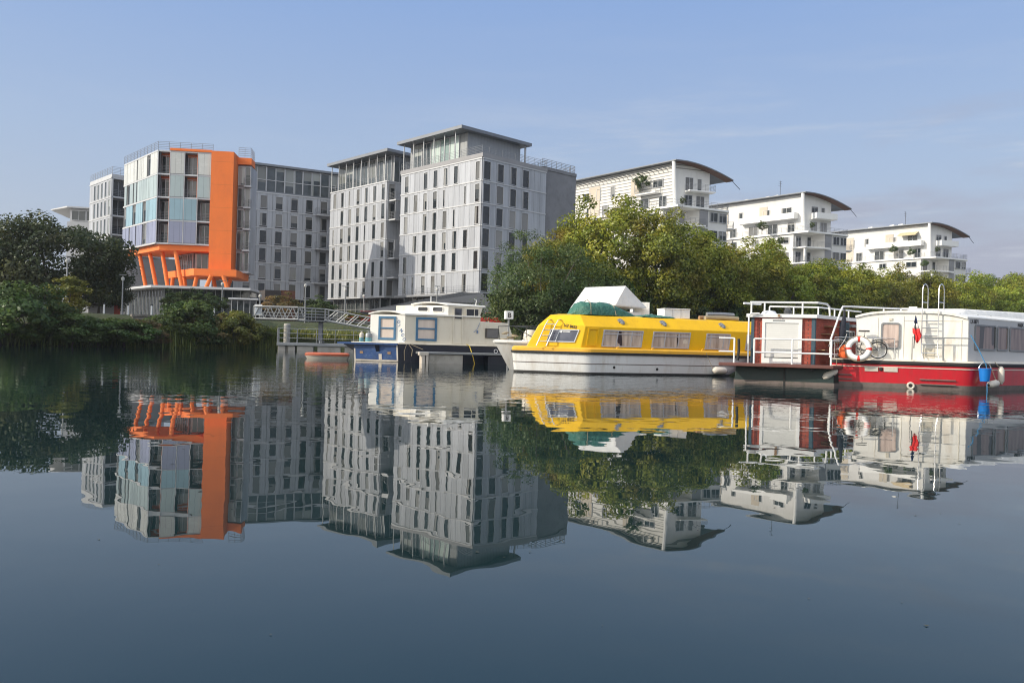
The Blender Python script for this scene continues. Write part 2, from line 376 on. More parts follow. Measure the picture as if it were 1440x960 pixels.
dt = nd(nt, 'ShaderNodeVectorMath', operation='DOT_PRODUCT'); L.new(tc.outputs['Generated'], dt.inputs[0]); dt.inputs[1].default_value = (SD.x * .75 + .15, SD.y - .45, SD.z + .25)
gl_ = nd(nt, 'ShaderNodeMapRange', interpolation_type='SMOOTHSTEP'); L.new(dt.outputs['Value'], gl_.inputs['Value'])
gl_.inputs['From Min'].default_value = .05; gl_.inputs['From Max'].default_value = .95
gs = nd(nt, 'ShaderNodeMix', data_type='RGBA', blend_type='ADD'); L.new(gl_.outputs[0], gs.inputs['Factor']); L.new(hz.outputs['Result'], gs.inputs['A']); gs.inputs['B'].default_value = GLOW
class _X: pass
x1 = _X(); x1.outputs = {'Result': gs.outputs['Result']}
# soft mauve cloud bank low on the right, and wisps above it
mp = nd(nt, 'ShaderNodeMapping', Scale=(2.2, 2.2, 9.)); L.new(tc.outputs['Generated'], mp.inputs['Vector'])
n1 = nd(nt, 'ShaderNodeTexNoise', Scale=1.1, Detail=7., Roughness=.55); L.new(mp.outputs[0], n1.inputs['Vector'])
ma = nd(nt, 'ShaderNodeMath', operation='MULTIPLY_ADD'); L.new(sp.outputs['X'], ma.inputs[0]); ma.inputs[1].default_value = .6; L.new(n1.outputs['Fac'], ma.inputs[2])
mb = nd(nt, 'ShaderNodeMath', operation='MULTIPLY_ADD'); L.new(sp.outputs['Z'], mb.inputs[0]); mb.inputs[1].default_value = -2.2; L.new(ma.outputs[0], mb.inputs[2])
cm = nd(nt, 'ShaderNodeMapRange', interpolation_type='SMOOTHSTEP'); L.new(mb.outputs[0], cm.inputs['Value'])
cm.inputs['From Min'].default_value = .28; cm.inputs['From Max'].default_value = .5; cm.inputs['To Max'].default_value = .85
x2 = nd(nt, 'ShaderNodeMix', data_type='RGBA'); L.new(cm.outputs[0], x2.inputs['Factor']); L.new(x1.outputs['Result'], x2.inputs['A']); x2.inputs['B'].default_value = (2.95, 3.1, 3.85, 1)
mp2 = nd(nt, 'ShaderNodeMapping', Scale=(3.2, 3.2, 26.)); L.new(tc.outputs['Generated'], mp2.inputs['Vector'])
n2 = nd(nt, 'ShaderNodeTexNoise', Scale=1.2, Detail=8., Roughness=.62); L.new(mp2.outputs[0], n2.inputs['Vector'])
wm = nd(nt, 'ShaderNodeMapRange', interpolation_type='SMOOTHSTEP'); L.new(n2.outputs['Fac'], wm.inputs['Value'])
wm.inputs['From Min'].default_value = .47; wm.inputs['From Max'].default_value = .72
wz = nd(nt, 'ShaderNodeMapRange', interpolation_type='SMOOTHSTEP'); L.new(sp.outputs['Z'], wz.inputs['Value'])
wz.inputs['From Min'].default_value = .34; wz.inputs['From Max'].default_value = .16; wz.inputs['To Min'].default_value = .05; wz.inputs['To Max'].default_value = .8
wx = nd(nt, 'ShaderNodeMapRange', interpolation_type='SMOOTHSTEP'); L.new(sp.outputs['X'], wx.inputs['Value']); wx.inputs['From Min'].default_value = -.25; wx.inputs['From Max'].default_value = .25; wx.inputs['To Min'].default_value = .12; wx.inputs['To Max'].default_value = 1.
wy = nd(nt, 'ShaderNodeMath', operation='MULTIPLY'); L.new(wz.outputs[0], wy.inputs[0]); L.new(wx.outputs[0], wy.inputs[1])
wf = nd(nt, 'ShaderNodeMath', operation='MULTIPLY'); L.new(wm.outputs[0], wf.inputs[0]); L.new(wy.outputs[0], wf.inputs[1])
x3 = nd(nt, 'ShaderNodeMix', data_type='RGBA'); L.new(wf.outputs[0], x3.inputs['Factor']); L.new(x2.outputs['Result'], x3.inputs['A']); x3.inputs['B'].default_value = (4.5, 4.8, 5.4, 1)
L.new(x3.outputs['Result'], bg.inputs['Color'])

vs = scn.view_settings; vs.view_transform = 'Standard'; vs.look = 'None'; vs.gamma = 1; vs.exposure = 0.7; vs.use_curve_mapping = False
scn.cycles.filter_width = 1.1; scn.cycles.max_bounces = 8; scn.cycles.use_denoising = True; scn.cycles.sample_clamp_indirect = 6
scn.cycles.caustics_reflective = False; scn.cycles.caustics_refractive = False

# ------------------------------------------------------------------ water
wmat = bpy.data.materials.new('canal water'); wmat.use_nodes = True; nt = wmat.node_tree; L = nt.links; b = nt.nodes['Principled BSDF']
b.inputs['Base Color'].default_value = (.006, .019, .021, 1); b.inputs['Roughness'].default_value = .0; b.inputs['IOR'].default_value = 1.40
geo = nd(nt, 'ShaderNodeNewGeometry'); sp = nd(nt, 'ShaderNodeSeparateXYZ'); L.new(geo.outputs['Position'], sp.inputs[0])
def wave(sx, sy, scale, detail, rot=0.):
    mp = nd(nt, 'ShaderNodeMapping', Scale=(sx, sy, 1)); mp.inputs['Rotation'].default_value = (0, 0, rot); L.new(geo.outputs['Position'], mp.inputs['Vector'])
    n = nd(nt, 'ShaderNodeTexNoise', Scale=scale, Detail=detail, Roughness=.5); L.new(mp.outputs[0], n.inputs['Vector']); return n.outputs['Fac']
big = wave(.55, 1., .55, 2.0, .1)      # slow swell, metres long
mid = wave(.95, .75, 1.6, 2.0, -.15)
fine = wave(.45, 1., 4.2, 2.0, .2)
patch = wave(.35, 1., .06, 2.0)
near = nd(nt, 'ShaderNodeMapRange', interpolation_type='SMOOTHSTEP'); L.new(sp.outputs['Y'], near.inputs['Value'])
near.inputs['From Min'].default_value = 9.; near.inputs['From Max'].default_value = 27.; near.inputs['To Min'].default_value = .0; near.inputs['To Max'].default_value = 1.
pm = nd(nt, 'ShaderNodeMapRange'); L.new(patch, pm.inputs['Value']); pm.inputs['From Min'].default_value = .35; pm.inputs['From Max'].default_value = .65; pm.inputs['To Min'].default_value = .35; pm.inputs['To Max'].default_value = 1.3
am = nd(nt, 'ShaderNodeMath', operation='MULTIPLY'); L.new(near.outputs[0], am.inputs[0]); L.new(pm.outputs[0], am.inputs[1])
def mul(a, k):
    m_ = nd(nt, 'ShaderNodeMath', operation='MULTIPLY'); L.new(a, m_.inputs[0])
    if isinstance(k, float): m_.inputs[1].default_value = k
    else: L.new(k, m_.inputs[1])
    return m_.outputs[0]
def addn(a, b_):
    m_ = nd(nt, 'ShaderNodeMath', operation='ADD'); L.new(a, m_.inputs[0]); L.new(b_, m_.inputs[1]); return m_.outputs[0]
W_BIG, W_MID, W_MIDF, W_FINE = .0052, .0018, .011, .0042
h = addn(addn(mul(big, W_BIG), mul(mid, W_MID)), mul(addn(mul(mid, W_MIDF), mul(fine, W_FINE)), am.outputs[0]))
bp = nd(nt, 'ShaderNodeBump', Strength=1., Distance=1.); L.new(h, bp.inputs['Height']); L.new(bp.outputs[0], b.inputs['Normal'])
MB().add([(-700, -60, 0), (700, -60, 0), (700, 900, 0), (-700, 900, 0)], [(0, 1, 2, 3)]).build('water', wmat)['kind'] = 'structure'

# ------------------------------------------------------------------ ground: bank and quay
gm = mat('grass and soil', (.045, .06, .02), .95, 0, .4, .6, dirt=(.09, .075, .045), dirt_amt=.8, bump=.08, bscale=3.)
pm_ = mat('quay paving', (.24, .23, .21), .9, 0, .15, .5)
SHORE = [(-700, 46), (-300, 52), (-70, 58), (-46, 60), (-36.5, 64.5), (-32.5, 71), (-27, 78.5), (-20, 83), (-10, 84), (0, 80), (6, 77), (14, 79), (26, 88), (40, 101), (70, 128), (110, 158), (180, 195), (400, 290), (700, 420)]
GZ = 2.9
rows = []
for i, p in enumerate(SHORE):
    a = Vector(SHORE[max(i - 1, 0)]); c = Vector(SHORE[min(i + 1, len(SHORE) - 1)]); t = (c - a).normalized(); n = Vector((-t.y, t.x)); q = Vector(p)
    rows.append([(q - n * 1.2, -.8), (q, .05), (q + n * 1.2, .6), (q + n * 3.4, 1.8), (q + n * 5.2, GZ - .25), (q + n * 6.2, GZ)])
vsn, fsn = [], []
nr = 6
for r_ in rows:
    for q, z in r_: vsn.append((q.x, q.y, z))
for i in range(len(rows) - 1):
    for k in range(nr - 1):
        fsn.append((i * nr + k, (i + 1) * nr + k, (i + 1) * nr + k + 1, i * nr + k + 1))
MB().add(vsn, fsn).build('bank', gm, smooth=True)['kind'] = 'structure'
top = [(r_[-1][0].x, r_[-1][0].y, GZ) for r_ in rows] + [(700, 900, GZ), (-700, 900, GZ)]
MB().add(top, [tuple(range(len(top)))]).build('quay_ground', pm_)['kind'] = 'structure'

# ------------------------------------------------------------------ autumn haze
hm_ = bpy.data.materials.new('haze'); hm_.use_nodes = True; n_ = hm_.node_tree; n_.nodes.remove(n_.nodes['Principled BSDF'])
pv_ = n_.nodes.new('ShaderNodeVolumePrincipled'); pv_.inputs['Color'].default_value = (.86, .90, .97, 1); pv_.inputs['Density'].default_value = HAZE; pv_.inputs['Anisotropy'].default_value = .2
n_.links.new(pv_.outputs[0], n_.nodes['Material Output'].inputs['Volume'])
hb_ = MB().box(-720, 720, -75, 920, -2.2, 38).build('haze', hm_); hb_['kind'] = 'stuff'; tag(hb_, 'thin pale haze softening the distant buildings and trees', 'haze')
scn.cycles.volume_bounces = 1; scn.cycles.volume_step_rate = 10
# ------------------------------------------------------------------ building pieces
_wc = {}
def win(th, F, u, z, w_, h_, glass='glass', fm='alu', mull=0, name='window', depth=.12, t=.06):
    """one window (frame, its pane a sub-part) on the wall frame F"""
    w_ = round(w_ * 20) / 20; h_ = round(h_ * 20) / 20
    k = (w_, h_, glass, fm, mull, depth, t)
    if k not in _wc:
        o = MB().frame([(0, 0), (w_, 0), (w_, h_), (0, h_)], [(t, t), (w_ - t, t), (w_ - t, h_ - t), (t, h_ - t)], -depth, .03)
        for i in range(mull):
            x = w_ * (i + 1) / (mull + 1); o.box(x - t * .45, x + t * .45, -depth * .8, .02, t, h_ - t)
        a = o.mesh('window_frame'); a.materials.append(M[fm])
        p = MB().box(t * .8, w_ - t * .8, -depth * .35, -depth * .35 + .03, t * .8, h_ - t * .8).mesh('pane'); p.materials.append(M[glass])
        _wc[k] = (a, p)
    a, p = _wc[k]
    o = inst(name, a, th, F @ T(u, 0, z)); inst('pane', p, o)
    return o
def clad_rows(th, F, length, z0, rh, pats, cl, bands, mod=None, wfrac=(.5, .96), sill=.16, head=.34, glass='glass', gap=.02, skip=()):
    """cladding boxes and windows; pats run from the top row down, one character per module"""
    cl.M = F; bands.M = F
    n = len(pats)
    for r, pat in enumerate(pats):
        zb = z0 + rh * (n - 1 - r); m = length / len(pat)
        bands.box(-.02, length + .02, -.16, .0, zb - .09, zb + .07)
        x = 0
        for i, c in enumerate(pat):
            a, b_ = m * i, m * (i + 1)
            if c in '1n':
                wa = a + m * wfrac[0]; wb = a + m * wfrac[1]
                if c == 'n': wb = wa + (wb - wa) * .5
                for s, e in ((a, wa), (wb, b_)):
                    if e - s > .08: cl.box(s + gap, e - gap, -.10, 0, zb + .07, zb + rh - .09)
                cl.box(wa + .001, wb - .001, -.10, 0, zb + rh - head, zb + rh - .09)
                win(th, F, wa, zb + sill, wb - wa, rh - head - sill, glass, mull=0)
            elif c == '0':
                cl.box(a + gap, (a + b_) / 2 - gap, -.10, 0, zb + .07, zb + rh - .09)
                cl.box((a + b_) / 2 + gap, b_ - gap, -.10, 0, zb + .07, zb + rh - .09)
    bands.box(-.02, length + .02, -.17, .0, z0 + rh * n - .09, z0 + rh * n + .1)
def balcony(th, F, u0, u1, d, z, name='balcony', m='slab', rm='rail', solid=False, h=1.05):
    o = MB(F).box(u0, u1, -d, .02, z - .2, z).build(name, M[m], th)
    if solid:
        MB(F).box(u0, u1, -d - .04, -d + .12, z - .2, z + h).box(u0 - .02, u0 + .14, -d + .12, 0, z - .2, z + h).box(u1 - .14, u1 + .02, -d + .12, 0, z - .2, z + h).build('parapet', M[m], o)
    else:
        MB(F).rail([(u0, 0, z), (u0, -d + .05, z), (u1, -d + .05, z), (u1, 0, z)], h, 5, .018, .9).build('railing', M[rm], o)
    return o
AZ = R(43.8)
ROW0, RH = 4.7, 2.88

def glazed_base(th, F, length, n, inset_=.5, h=4.5):
    MB(F).box(0, length, inset_, inset_ + .1, 0, h).build('shopfront', M['shopglass'], th)
    mb = MB(F)
    for i in range(n + 1):
        x = length * i / n; mb.box(x - .05, x + .05, inset_ - .12, inset_, 0, h)
    mb.box(0, length, inset_ - .1, inset_, 2.9, 3.0)
    mb.build('mullions', M['steel'], th)

# ---- tall corner block
c0 = px(679, 222, 104)
tw = thing('office_block', 'tallest grey metal clad block with a flat overhanging roof, beside the dark green tree', 'building', (c0.x, c0.y, GZ), AZ, 'grey metal clad blocks')
LL, LR, TOP = 17.5, 11.7, ROW0 + RH * 6
FR = face((0, 0), (LR, 0)); FL = face((0, LL), (0, 0))
MB().box(.03, LR - .03, .03, LL, ROW0 - .2, TOP).box(1.2, LR, 1.2, LL, 0, ROW0 - .2).build('wall', M['core'], tw)
cl, bd = MB(), MB()
clad_rows(tw, FL, LL, ROW0, RH, ['10111101', '1111n0n1', '10111n01', '01111110', '10111101', '1n111010'], cl, bd, wfrac=(.42, .84))
clad_rows(tw, FR, LR, ROW0, RH, ['11110', '11110', '11110', '11110', '11110', '11110'], cl, bd, wfrac=(.05, .58))
cl.build('cladding', M['clad'], tw); bd.build('floor_bands', M['slab'], tw)
MB().box(-.2, LR + .1, -.2, LL + .1, TOP + .1, TOP + .62).build('parapet', M['panelgrey'], tw)
PT = TOP + 4.3
MB().box(1.3, LR - .6, 4.6, LL - .2, TOP + .6, PT).build('penthouse_wall', M['zincwall'], tw)
FP = face((1.24, LL - 1), (1.24, 6.2))
for i in range(5):
    win(tw, FP, .1 + i * 2.05, TOP + .65, 2.0, 3.55, 'glassgreen' if i in (2, 3, 4) else 'glasslight', mull=1, t=.07)
for i in range(6): MB().box(-.16, -.06, LL - .6 - i * 2.3, LL - .5 - i * 2.3, TOP + .6, PT).build('roof_post', M['slab'], tw)
MB().box(LR - .2, LR, 4.0, 4.2, TOP + .6, PT).build('roof_post', M['slab'], tw)
MB().box(-.75, 12.3, 3.5, LL + .4, PT, PT + .42).build('roof', M['zincroof'], tw)
mb = MB().rail([(-.1, 4.2, TOP + .6), (-.1, .0, TOP + .6), (LR, 0, TOP + .6), (LR, 3, TOP + .6)], 1.0, 5, .022, 1.2)
mb.rail([(-.1, LL, TOP + .6), (-.1, 4.2, TOP + .6)], 1.0, 5, .02, 1.2); mb.build('roof_railing', M['rail'], tw)
core = MB().box(LR + .05, LR + 6.8, .5, 9, 0, TOP + .55).box(LR + .05, LR + 6.8, .4, 9.1, TOP + .55, TOP + 1.0).build('stair_core', M['concrete'], tw)
MB().rail([(LR - .2, .6, TOP + 1), (LR + 6.6, .6, TOP + 1), (LR + 6.6, 8, TOP + 1)], 1.05, 5, .03, 1.0).build('railing', M['rail'], core)
glazed_base(tw, FL, LL, 12, 1.1); glazed_base(tw, FR, LR, 8, 1.1)
ln = MB(FL).rail([(1.0, -.9, ROW0 - .1), (LL, -.9, ROW0 - .1)], .95, 4, .018, 1.4).box(.5, LL + .6, -1.1, .0, ROW0 - .35, ROW0 - .1).build('terrace_ledge', M['rail'], tw)

# ---- middle block with loggias on its near corner
c1 = px(545, 260.6, 121)
b2 = thing('office_block', 'grey metal clad block with stacked corner balconies, left of the tallest block', 'building', (c1.x, c1.y, GZ), AZ, 'grey metal clad blocks')
L2, R2 = 15.9, 7.0
FL2 = face((0, L2), (0, 0)); FR2 = face((0, 0), (R2, 0))
MB().box(.03, R2, .03, L2, ROW0 - .2, TOP - .1).box(1.2, R2, 1.2, L2, 0, ROW0 - .2).build('wall', M['core'], b2)
cl, bd = MB(), MB()
clad_rows(b2, FL2, L2, ROW0, RH, ['11n1111', '0111111', 'n111n11', '1111n01', '11n1111', '1111111'], cl, bd, wfrac=(.4, .80))
clad_rows(b2, FR2, R2, ROW0, RH, ['10', '10', '00', '10', '00', '10'], cl, bd, wfrac=(.05, .38))
cl.build('cladding', M['clad'], b2); bd.build('floor_bands', M['slab'], b2)
for k, (r_, sol) in enumerate([(5, 0), (4, 1), (2, 1), (1, 0)]):
    z = ROW0 + RH * r_ + .05
    o = balcony(b2, FR2, .2, 6, 1.9, z)
    if sol: MB(FR2).box(.24, 6, -1.86, -1.8, z, z + RH - .3).build('screen', M['clad'], o)
MB().box(1.4, R2, .6, L2, TOP - .1, TOP + 4.3).build('penthouse_wall', M['zincwall'], b2)
FP2 = face((1.34, L2), (1.34, .6))
for i in range(7): win(b2, FP2, .2 + i * 2.12, TOP + .1, 2.08, 4.1, 'glasslight', mull=1, t=.07)
FP3 = face((1.34, .54), (R2, .54)); win(b2, FP3, .1, TOP + .1, 2.0, 4.1, 'glasslight', mull=1)
for i in range(8): MB().box(-.12, -.02, L2 - .3 - i * 2.15, L2 - .2 - i * 2.15, TOP + .1, TOP + 4.3).build('roof_post', M['slab'], b2)
MB().box(-.7, R2 + .3, -.7, L2 + .4, TOP + 4.3, TOP + 4.72).build('roof', M['zincroof'], b2)
MB().add([(R2 - .5, -1.9, TOP + 3.3), (R2 + 2.2, -1.9, TOP + 3.3), (R2 + 2.2, .4, TOP + 4.0), (R2 - .5, .4, TOP + 4.0), (R2 - .5, -1.9, TOP + 3.05), (R2 + 2.2, -1.9, TOP + 3.05)], [(0, 1, 2, 3), (0, 4, 5, 1)]).build('awning', M['yellowawn'], b2)
MB(FL2).rail([(0, -.05, TOP + .1), (L2, -.05, TOP + .1)], 1.0, 4, .018, 1.4).build('roof_railing', M['rail'], b2)
glazed_base(b2, FL2, L2, 12, 1.1); glazed_base(b2, FR2, R2, 4, 1.1)

# ---- long wing between the orange corner and the middle block
c2 = px(345, 228, 132)
mw = thing('office_block', 'long grey wing with a double-height glazed top floor, right of the orange building', 'building', (c2.x, c2.y, GZ), R(28.5), 'grey metal clad blocks')
LW = 17.0; FW = face((-3, 0), (LW, 0))
MB().box(-3, LW, .03, 12, ROW0 - .2, TOP - .2).box(-3, LW, 1.2, 12, 0, ROW0 - .2).build('wall', M['core'], mw)
cl, bd = MB(), MB()
clad_rows(mw, FW, LW + 3, ROW0, RH, ['11111110', '11111110', '1n111110', '11111110', '11111110', '11111110'], cl, bd, wfrac=(.2, .67), sill=.3, head=.42)
cl.build('cladding', M['clad'], mw); bd.build('floor_bands', M['slab'], mw)
for r_ in (5, 3, 1): balcony(mw, FW, 14.6, 17.6, 1.3, ROW0 + RH * r_ + .05)
FWp = face((-2.6, .25), (LW, .25))
MB().box(-2.6, LW, .5, 11, TOP + .1, TOP + 4.4).build('penthouse_wall', M['core'], mw)
for i in range(12): win(mw, FWp, .1 + i * 1.5, TOP + .2, 1.46, 4.1, 'glasslight', mull=0, t=.06)
for i in range(7): MB().box(-2.6 + i * 3.0 - .06, -2.6 + i * 3.0 + .06, .0, .14, TOP + .1, TOP + 4.4).build('roof_post', M['slab'], mw)
MB().box(-2.6, LW, .07, .13, TOP + 2.1, TOP + 2.2).build('transom', M['slab'], mw)
MB().box(-3, LW + .4, -.35, 11.5, TOP + 4.4, TOP + 4.75).box(-3, LW, -.12, .3, TOP + .1, TOP + .3).build('roof', M['zincroof'], mw)
glazed_base(mw, FW, LW + 3, 14, 1.1)

# ---- orange corner building
co = px(222.6, 211.7, 106)
ob = thing('corner_building', 'orange building with pale coloured facade panels, raised on slanted orange columns', 'building', (co.x, co.y, GZ), R(7.5))
OB, ORH = 10.15, 3.02; OT = OB + 4 * ORH
le = Vector((13.6 * math.cos(R(125.1)), 13.6 * math.sin(R(125.1))))
FO = face((0, 0), (9.6, 0)); FOL = face((le.x, le.y), (0, 0)); W1 = 6.75
MB().prism([(.9, 1.3), (9.5, 1.3), (9.5, le.y), (le.x + .3, le.y), (-.6, 1.3)], OB + .02, OT - .02).build('wall', M['core'], ob)
mb = MB()
for r_ in range(5): mb.prism([(.02, .0), (W1, .0), (W1, 1.4), (-.95, 1.4)], OB + ORH * r_ - .1, OB + ORH * r_ + .1)
mb.M = FOL
for r_ in range(5): mb.box(0, 13.6, -.05, .25, OB + ORH * r_ - .1, OB + ORH * r_ + .1)
mb.M = Matrix()
for x in (.02, 1.55, 3.35, 5.05): mb.box(x - .04, x + .05, -.06, .0, OB, OT)
mb.build('floor_bands', M['slab'], ob)
rowm = ['pan_lilac', 'pan_blue', 'pan_mint', 'pan_white']
fp = ['.PP.', '.PP.', '.P.P', '.P.P']; cols_ = [(.1, 1.5), (1.62, 3.28), (3.42, 4.98), (5.12, 6.7)]
FO2 = face((0, 1.28), (9.6, 1.28))
for r_ in range(4):
    z = OB + ORH * r_
    for (a, e), ch in zip(cols_, fp[r_]):
        if ch == 'P': MB(FO).box(a, e, -.05, .05, z + .13, z + ORH - .13).build('facade_panel', M[rowm[r_] if r_ < 3 else 'pan_white'], ob)
        else:
            win(ob, FO2, a + .05, z + .15, e - a - .3, ORH - .5, 'glass', mull=1)
            MB(FO).rail([(a, .1, z + .1), (e, .1, z + .1)], 1.0, 5, .016, 1.0).build('railing', M['rail'], ob)
            MB().box(e - .06, e + .02, .1, 1.28, z + .1, z + ORH - .1).build('side_wall', M['orange'], ob)
            if r_ >= 2: MB().box(a, e - .07, 1.2, 1.27, z + ORH - .5, z + ORH - .11).build('lintel', M['orange'], ob)
# left face: panels and slits, window rows from the top
lp = ['PPPPnPPWPP', 'nWPnnPPPPP', 'WPPWPPWPPP', 'PPnPnPWnPP']
for r_ in range(4):
    z = OB + ORH * (3 - r_); m = 13.6 / 10; pm2 = ['pan_white', 'pan_mint', 'pan_blue', 'pan_lilac'][r_]
    for i, ch in enumerate(lp[r_]):
        a = m * i
        if ch == 'P': MB(FOL).box(a + .03, a + m - .03, -.03, .06, z + .13, z + ORH - .13).build('facade_panel', M[pm2], ob)
        elif ch == 'n':
            MB(FOL).box(a + .5, a + m - .03, -.03, .06, z + .13, z + ORH - .13).build('facade_panel', M[pm2], ob); win(ob, FOL @ T(0, .2, 0), a + .03, z + .13, .45, ORH - .26)
        else: win(ob, FOL @ T(0, .2, 0), a + .1, z + .13, m - .2, ORH - .26)
MB(FOL).box(0, 13.6, .25, .4, OB + .05, OT - .05).build('inner_wall', M['core'], ob)
MB().box(W1, 9.6, -.22, 3.2, 6.86, OT + .32).box(1.5, W1, -.12, .6, OT + .1, OT + .42).build('end_wall', M['orange'], ob)
MB().box(9.62, 11.4, 2.3, 5, OT - .75, OT + .15).build('top_band', M['orange'], ob)
MB().prism([(.35, .35), (6.74, .35), (6.74, le.y - .3), (le.x + .9, le.y - .3)], OB - .85, OB - .12).build('upper_slab', M['orange'], ob)
lo = Vector((5.4, -2.1)); dl = Vector((math.cos(R(125.1)), math.sin(R(125.1))))
q = lo + dl * 10.5
MB().prism([(lo.x, lo.y), (10.7, -2.1), (10.7, 6.2), (q.x, q.y)], 5.95, 6.85).build('lower_slab', M['orange'], ob)
# recessed storey between the slabs
MB().prism([(4.2, 2.6), (6.74, 2.6), (6.74, 8), (.3, 8)], 6.86, OB - .86).build('recess_wall', M['core'], ob)
FRc = face((4.2, 2.55), (6.74, 2.55)); win(ob, FRc, .2, 6.9, 1.7, 2.3, 'glasslight', mull=1); MB(FRc).box(1.95, 2.5, -.1, 0, 6.87, OB - .87).build('side_wall', M['orange'], ob)
qq = Vector((4.2, 2.55)) + dl * 6; FRl = face((qq.x, qq.y), (4.2, 2.55))
for i in range(3): win(ob, FRl, .2 + i * 1.9, 6.9, 1.8, 2.3, 'glasslight', mull=2)
# slanted columns
iM = (Matrix.Translation((co.x, co.y, GZ)) @ Matrix.Rotation(R(7.5), 4, 'Z')).inverted()
def col(u0, v0, Y0, z0, u1, v1, Y1, z1, r=.27):
    a = px(u0, v0, Y0); b_ = px(u1, v1, Y1); a.z = z0; b_.z = z1
    MB().tube([iM @ a, iM @ b_], r, 12).build('column', M['orange'], ob, smooth=True)
ZP = 7.25
for u0, v0, u1, v1, Y in ((196, 363, 206, 404, 113.5), (210.5, 359, 220.5, 402, 111.3), (228, 356, 236.5, 400, 109), (246.5, 352, 256, 402, 107)): col(u0, v0, Y, 12.25, u1, v1, Y - .6, ZP)
for u0, v0, u1, v1, Y in ((277, 388, 273, 406, 105.5), (297, 386, 289.5, 408, 104.6), (314, 387, 319.5, 409, 104.6), (243, 393, 242, 400, 110), (259, 390, 261, 402, 108), (325, 388, 319, 404, 108), (300, 388, 303, 405, 108)): col(u0, v0, Y, 8.86, u1, v1, Y, ZP, .26)
# glazed stair bays behind the orange wall
FG = face((9.62, 2.6), (11.4, 2.6))
MB().box(9.62, 11.3, 2.75, 7, 6.9, OT - .8).build('wall', M['clad'], ob)
for r_ in range(5):
    z = 6.9 + r_ * 2.9
    win(ob, FG, .05, z + .15, .9, 2.55, 'glasslight')
    win(ob, FG, 1.0, z + .15, .7, 2.55, 'glass')
    balcony(ob, FG, .9, 1.85, .7, z + .1)
MB().rail([(le.x, le.y, OT + .1), (0, 0, OT + .1), (6.9, 0, OT + .1)], 1.1, 5, .024, 1.3).rail([(9.7, 2.4, OT + .2), (11.3, 2.4, OT + .2), (11.3, 5, OT + .2)], 1.3, 5, .024, .9).build('roof_railing', M['rail'], ob)

# ---- glazed pavilion beneath it
cp_ = px(222, 402, 101)
pv = thing('glass_pavilion', 'low glazed pavilion with a thin flat roof under the slanted orange columns', 'pavilion', (cp_.x, cp_.y, GZ), R(5))
lw_ = Vector((15 * math.cos(R(127)), 15 * math.sin(R(127))))
MB().prism([(-.5, -1.0), (11.5, -1.0), (11.5, 9), (lw_.x - 1.1, lw_.y)], 4.0, 4.28).build('roof', M['slab'], pv)
MB().prism([(.6, .9), (11, .9), (11, 9), (lw_.x + .8, lw_.y - .2)], .05, 4.0).build('wall', M['shopglass'], pv)
mb = MB(face((0.55, .82), (11, .82)))
for i in range(11): mb.box(i * 1.04 - .04, i * 1.04 + .04, -.1, 0, 0, 4)
mb.box(0, 10.5, -.06, 0, 2.2, 2.3)
mb.M = face((lw_.x + .75, lw_.y - .2), (.55, .82))
for i in range(15): mb.box(i * .98 - .04, i * .98 + .04, -.1, 0, 0, 4)
mb.build('mullions', M['steel'], pv)
ck = px(346, 418, 96)
kv = thing('glass_kiosk', 'small glazed kiosk with a shallow pale roof beside the dark brown cube', 'kiosk', (ck.x, ck.y, GZ), R(8))
MB().box(-1.9, 1.5, -.6, 3, 2.55, 2.75).build('roof', M['slab'], kv, bevel=.05)
MB().box(-1.6, 1.2, 0, 2.7, 0, 2.54).build('wall', M['shopglass'], kv)
mb = MB()
for i in range(5): mb.box(-1.62 + i * .7 - .03, -1.62 + i * .7 + .03, -.07, 0, 0, 2.5)
mb.build('mullions', M['alu'], kv)
M['rust'] = mat('rusty steel', (.13, .05, .03), .8, 0, .3, 2.); M['brownblack'] = mat('dark brown steel', (.035, .028, .026), .7)
cs = px(373, 406, 97)
sh = thing('steel_cube', 'dark brown steel cube pavilion with a rust red side behind the footbridge', 'pavilion', (cs.x, cs.y, GZ), R(30))
MB().box(0, 1.9, 0, 3, 0, 3.9).build('wall', M['brownblack'], sh); MB().box(1.92, 3.6, -.05, 3, 0, 3.95).build('side_panel', M['rust'], sh)

# ---- grey block left of the orange corner
cg = px(158, 250, 124)
g1 = thing('office_block', 'narrow grey block with dark corner loggias, directly left of the orange building', 'building', (cg.x, cg.y, GZ), AZ, 'grey metal clad blocks')
GT = cg.z - GZ; g0 = GT - RH * 4.0
LG = 10.5; FGL = face((0, LG), (0, 0)); FGR = face((0, 0), (7, 0))
MB().box(.1, 7, 1.2, LG, g0, GT).box(.1, 14, .1, LG, 0, g0 - .1).build('wall', M['panelgrey'], g1)
cl, bd = MB(), MB()
clad_rows(g1, FGL, LG, g0, RH, ['011111', '011111', '011111', '011111'], cl, bd, wfrac=(.2, .75), glass='glasslight')
bd.M = FGR
for r_ in range(5): bd.box(0, 7, -.1, 1.3, g0 + RH * r_ - .12, g0 + RH * r_ + .12)
for x in (0, 2.6, 5.2): bd.box(x, x + .15, -.1, 0, g0, GT)
cl.build('cladding', M['clad'], g1); bd.build('floor_bands', M['slab'], g1)
FGr2 = face((0, 1.15), (7, 1.15))
for r_ in range(4):
    for i in range(3): win(g1, FGr2, .2 + i * 2.2, g0 + RH * r_ + .15, 2.1, RH - .4, 'glass', mull=1)
    MB(FGR).rail([(.1, 0, g0 + RH * r_ + .12), (7, 0, g0 + RH * r_ + .12)], 1.0, 4, .016, 1.2).build('railing', M['rail'], g1)
MB().box(-.1, 7, -.1, LG, GT + .13, GT + .6).build('parapet', M['slab'], g1)
MB().rail([(0, LG, GT + .6), (0, 0, GT + .6), (7, 0, GT + .6)], 1.1, 5, .022, 1.2).build('roof_railing', M['rail'], g1)
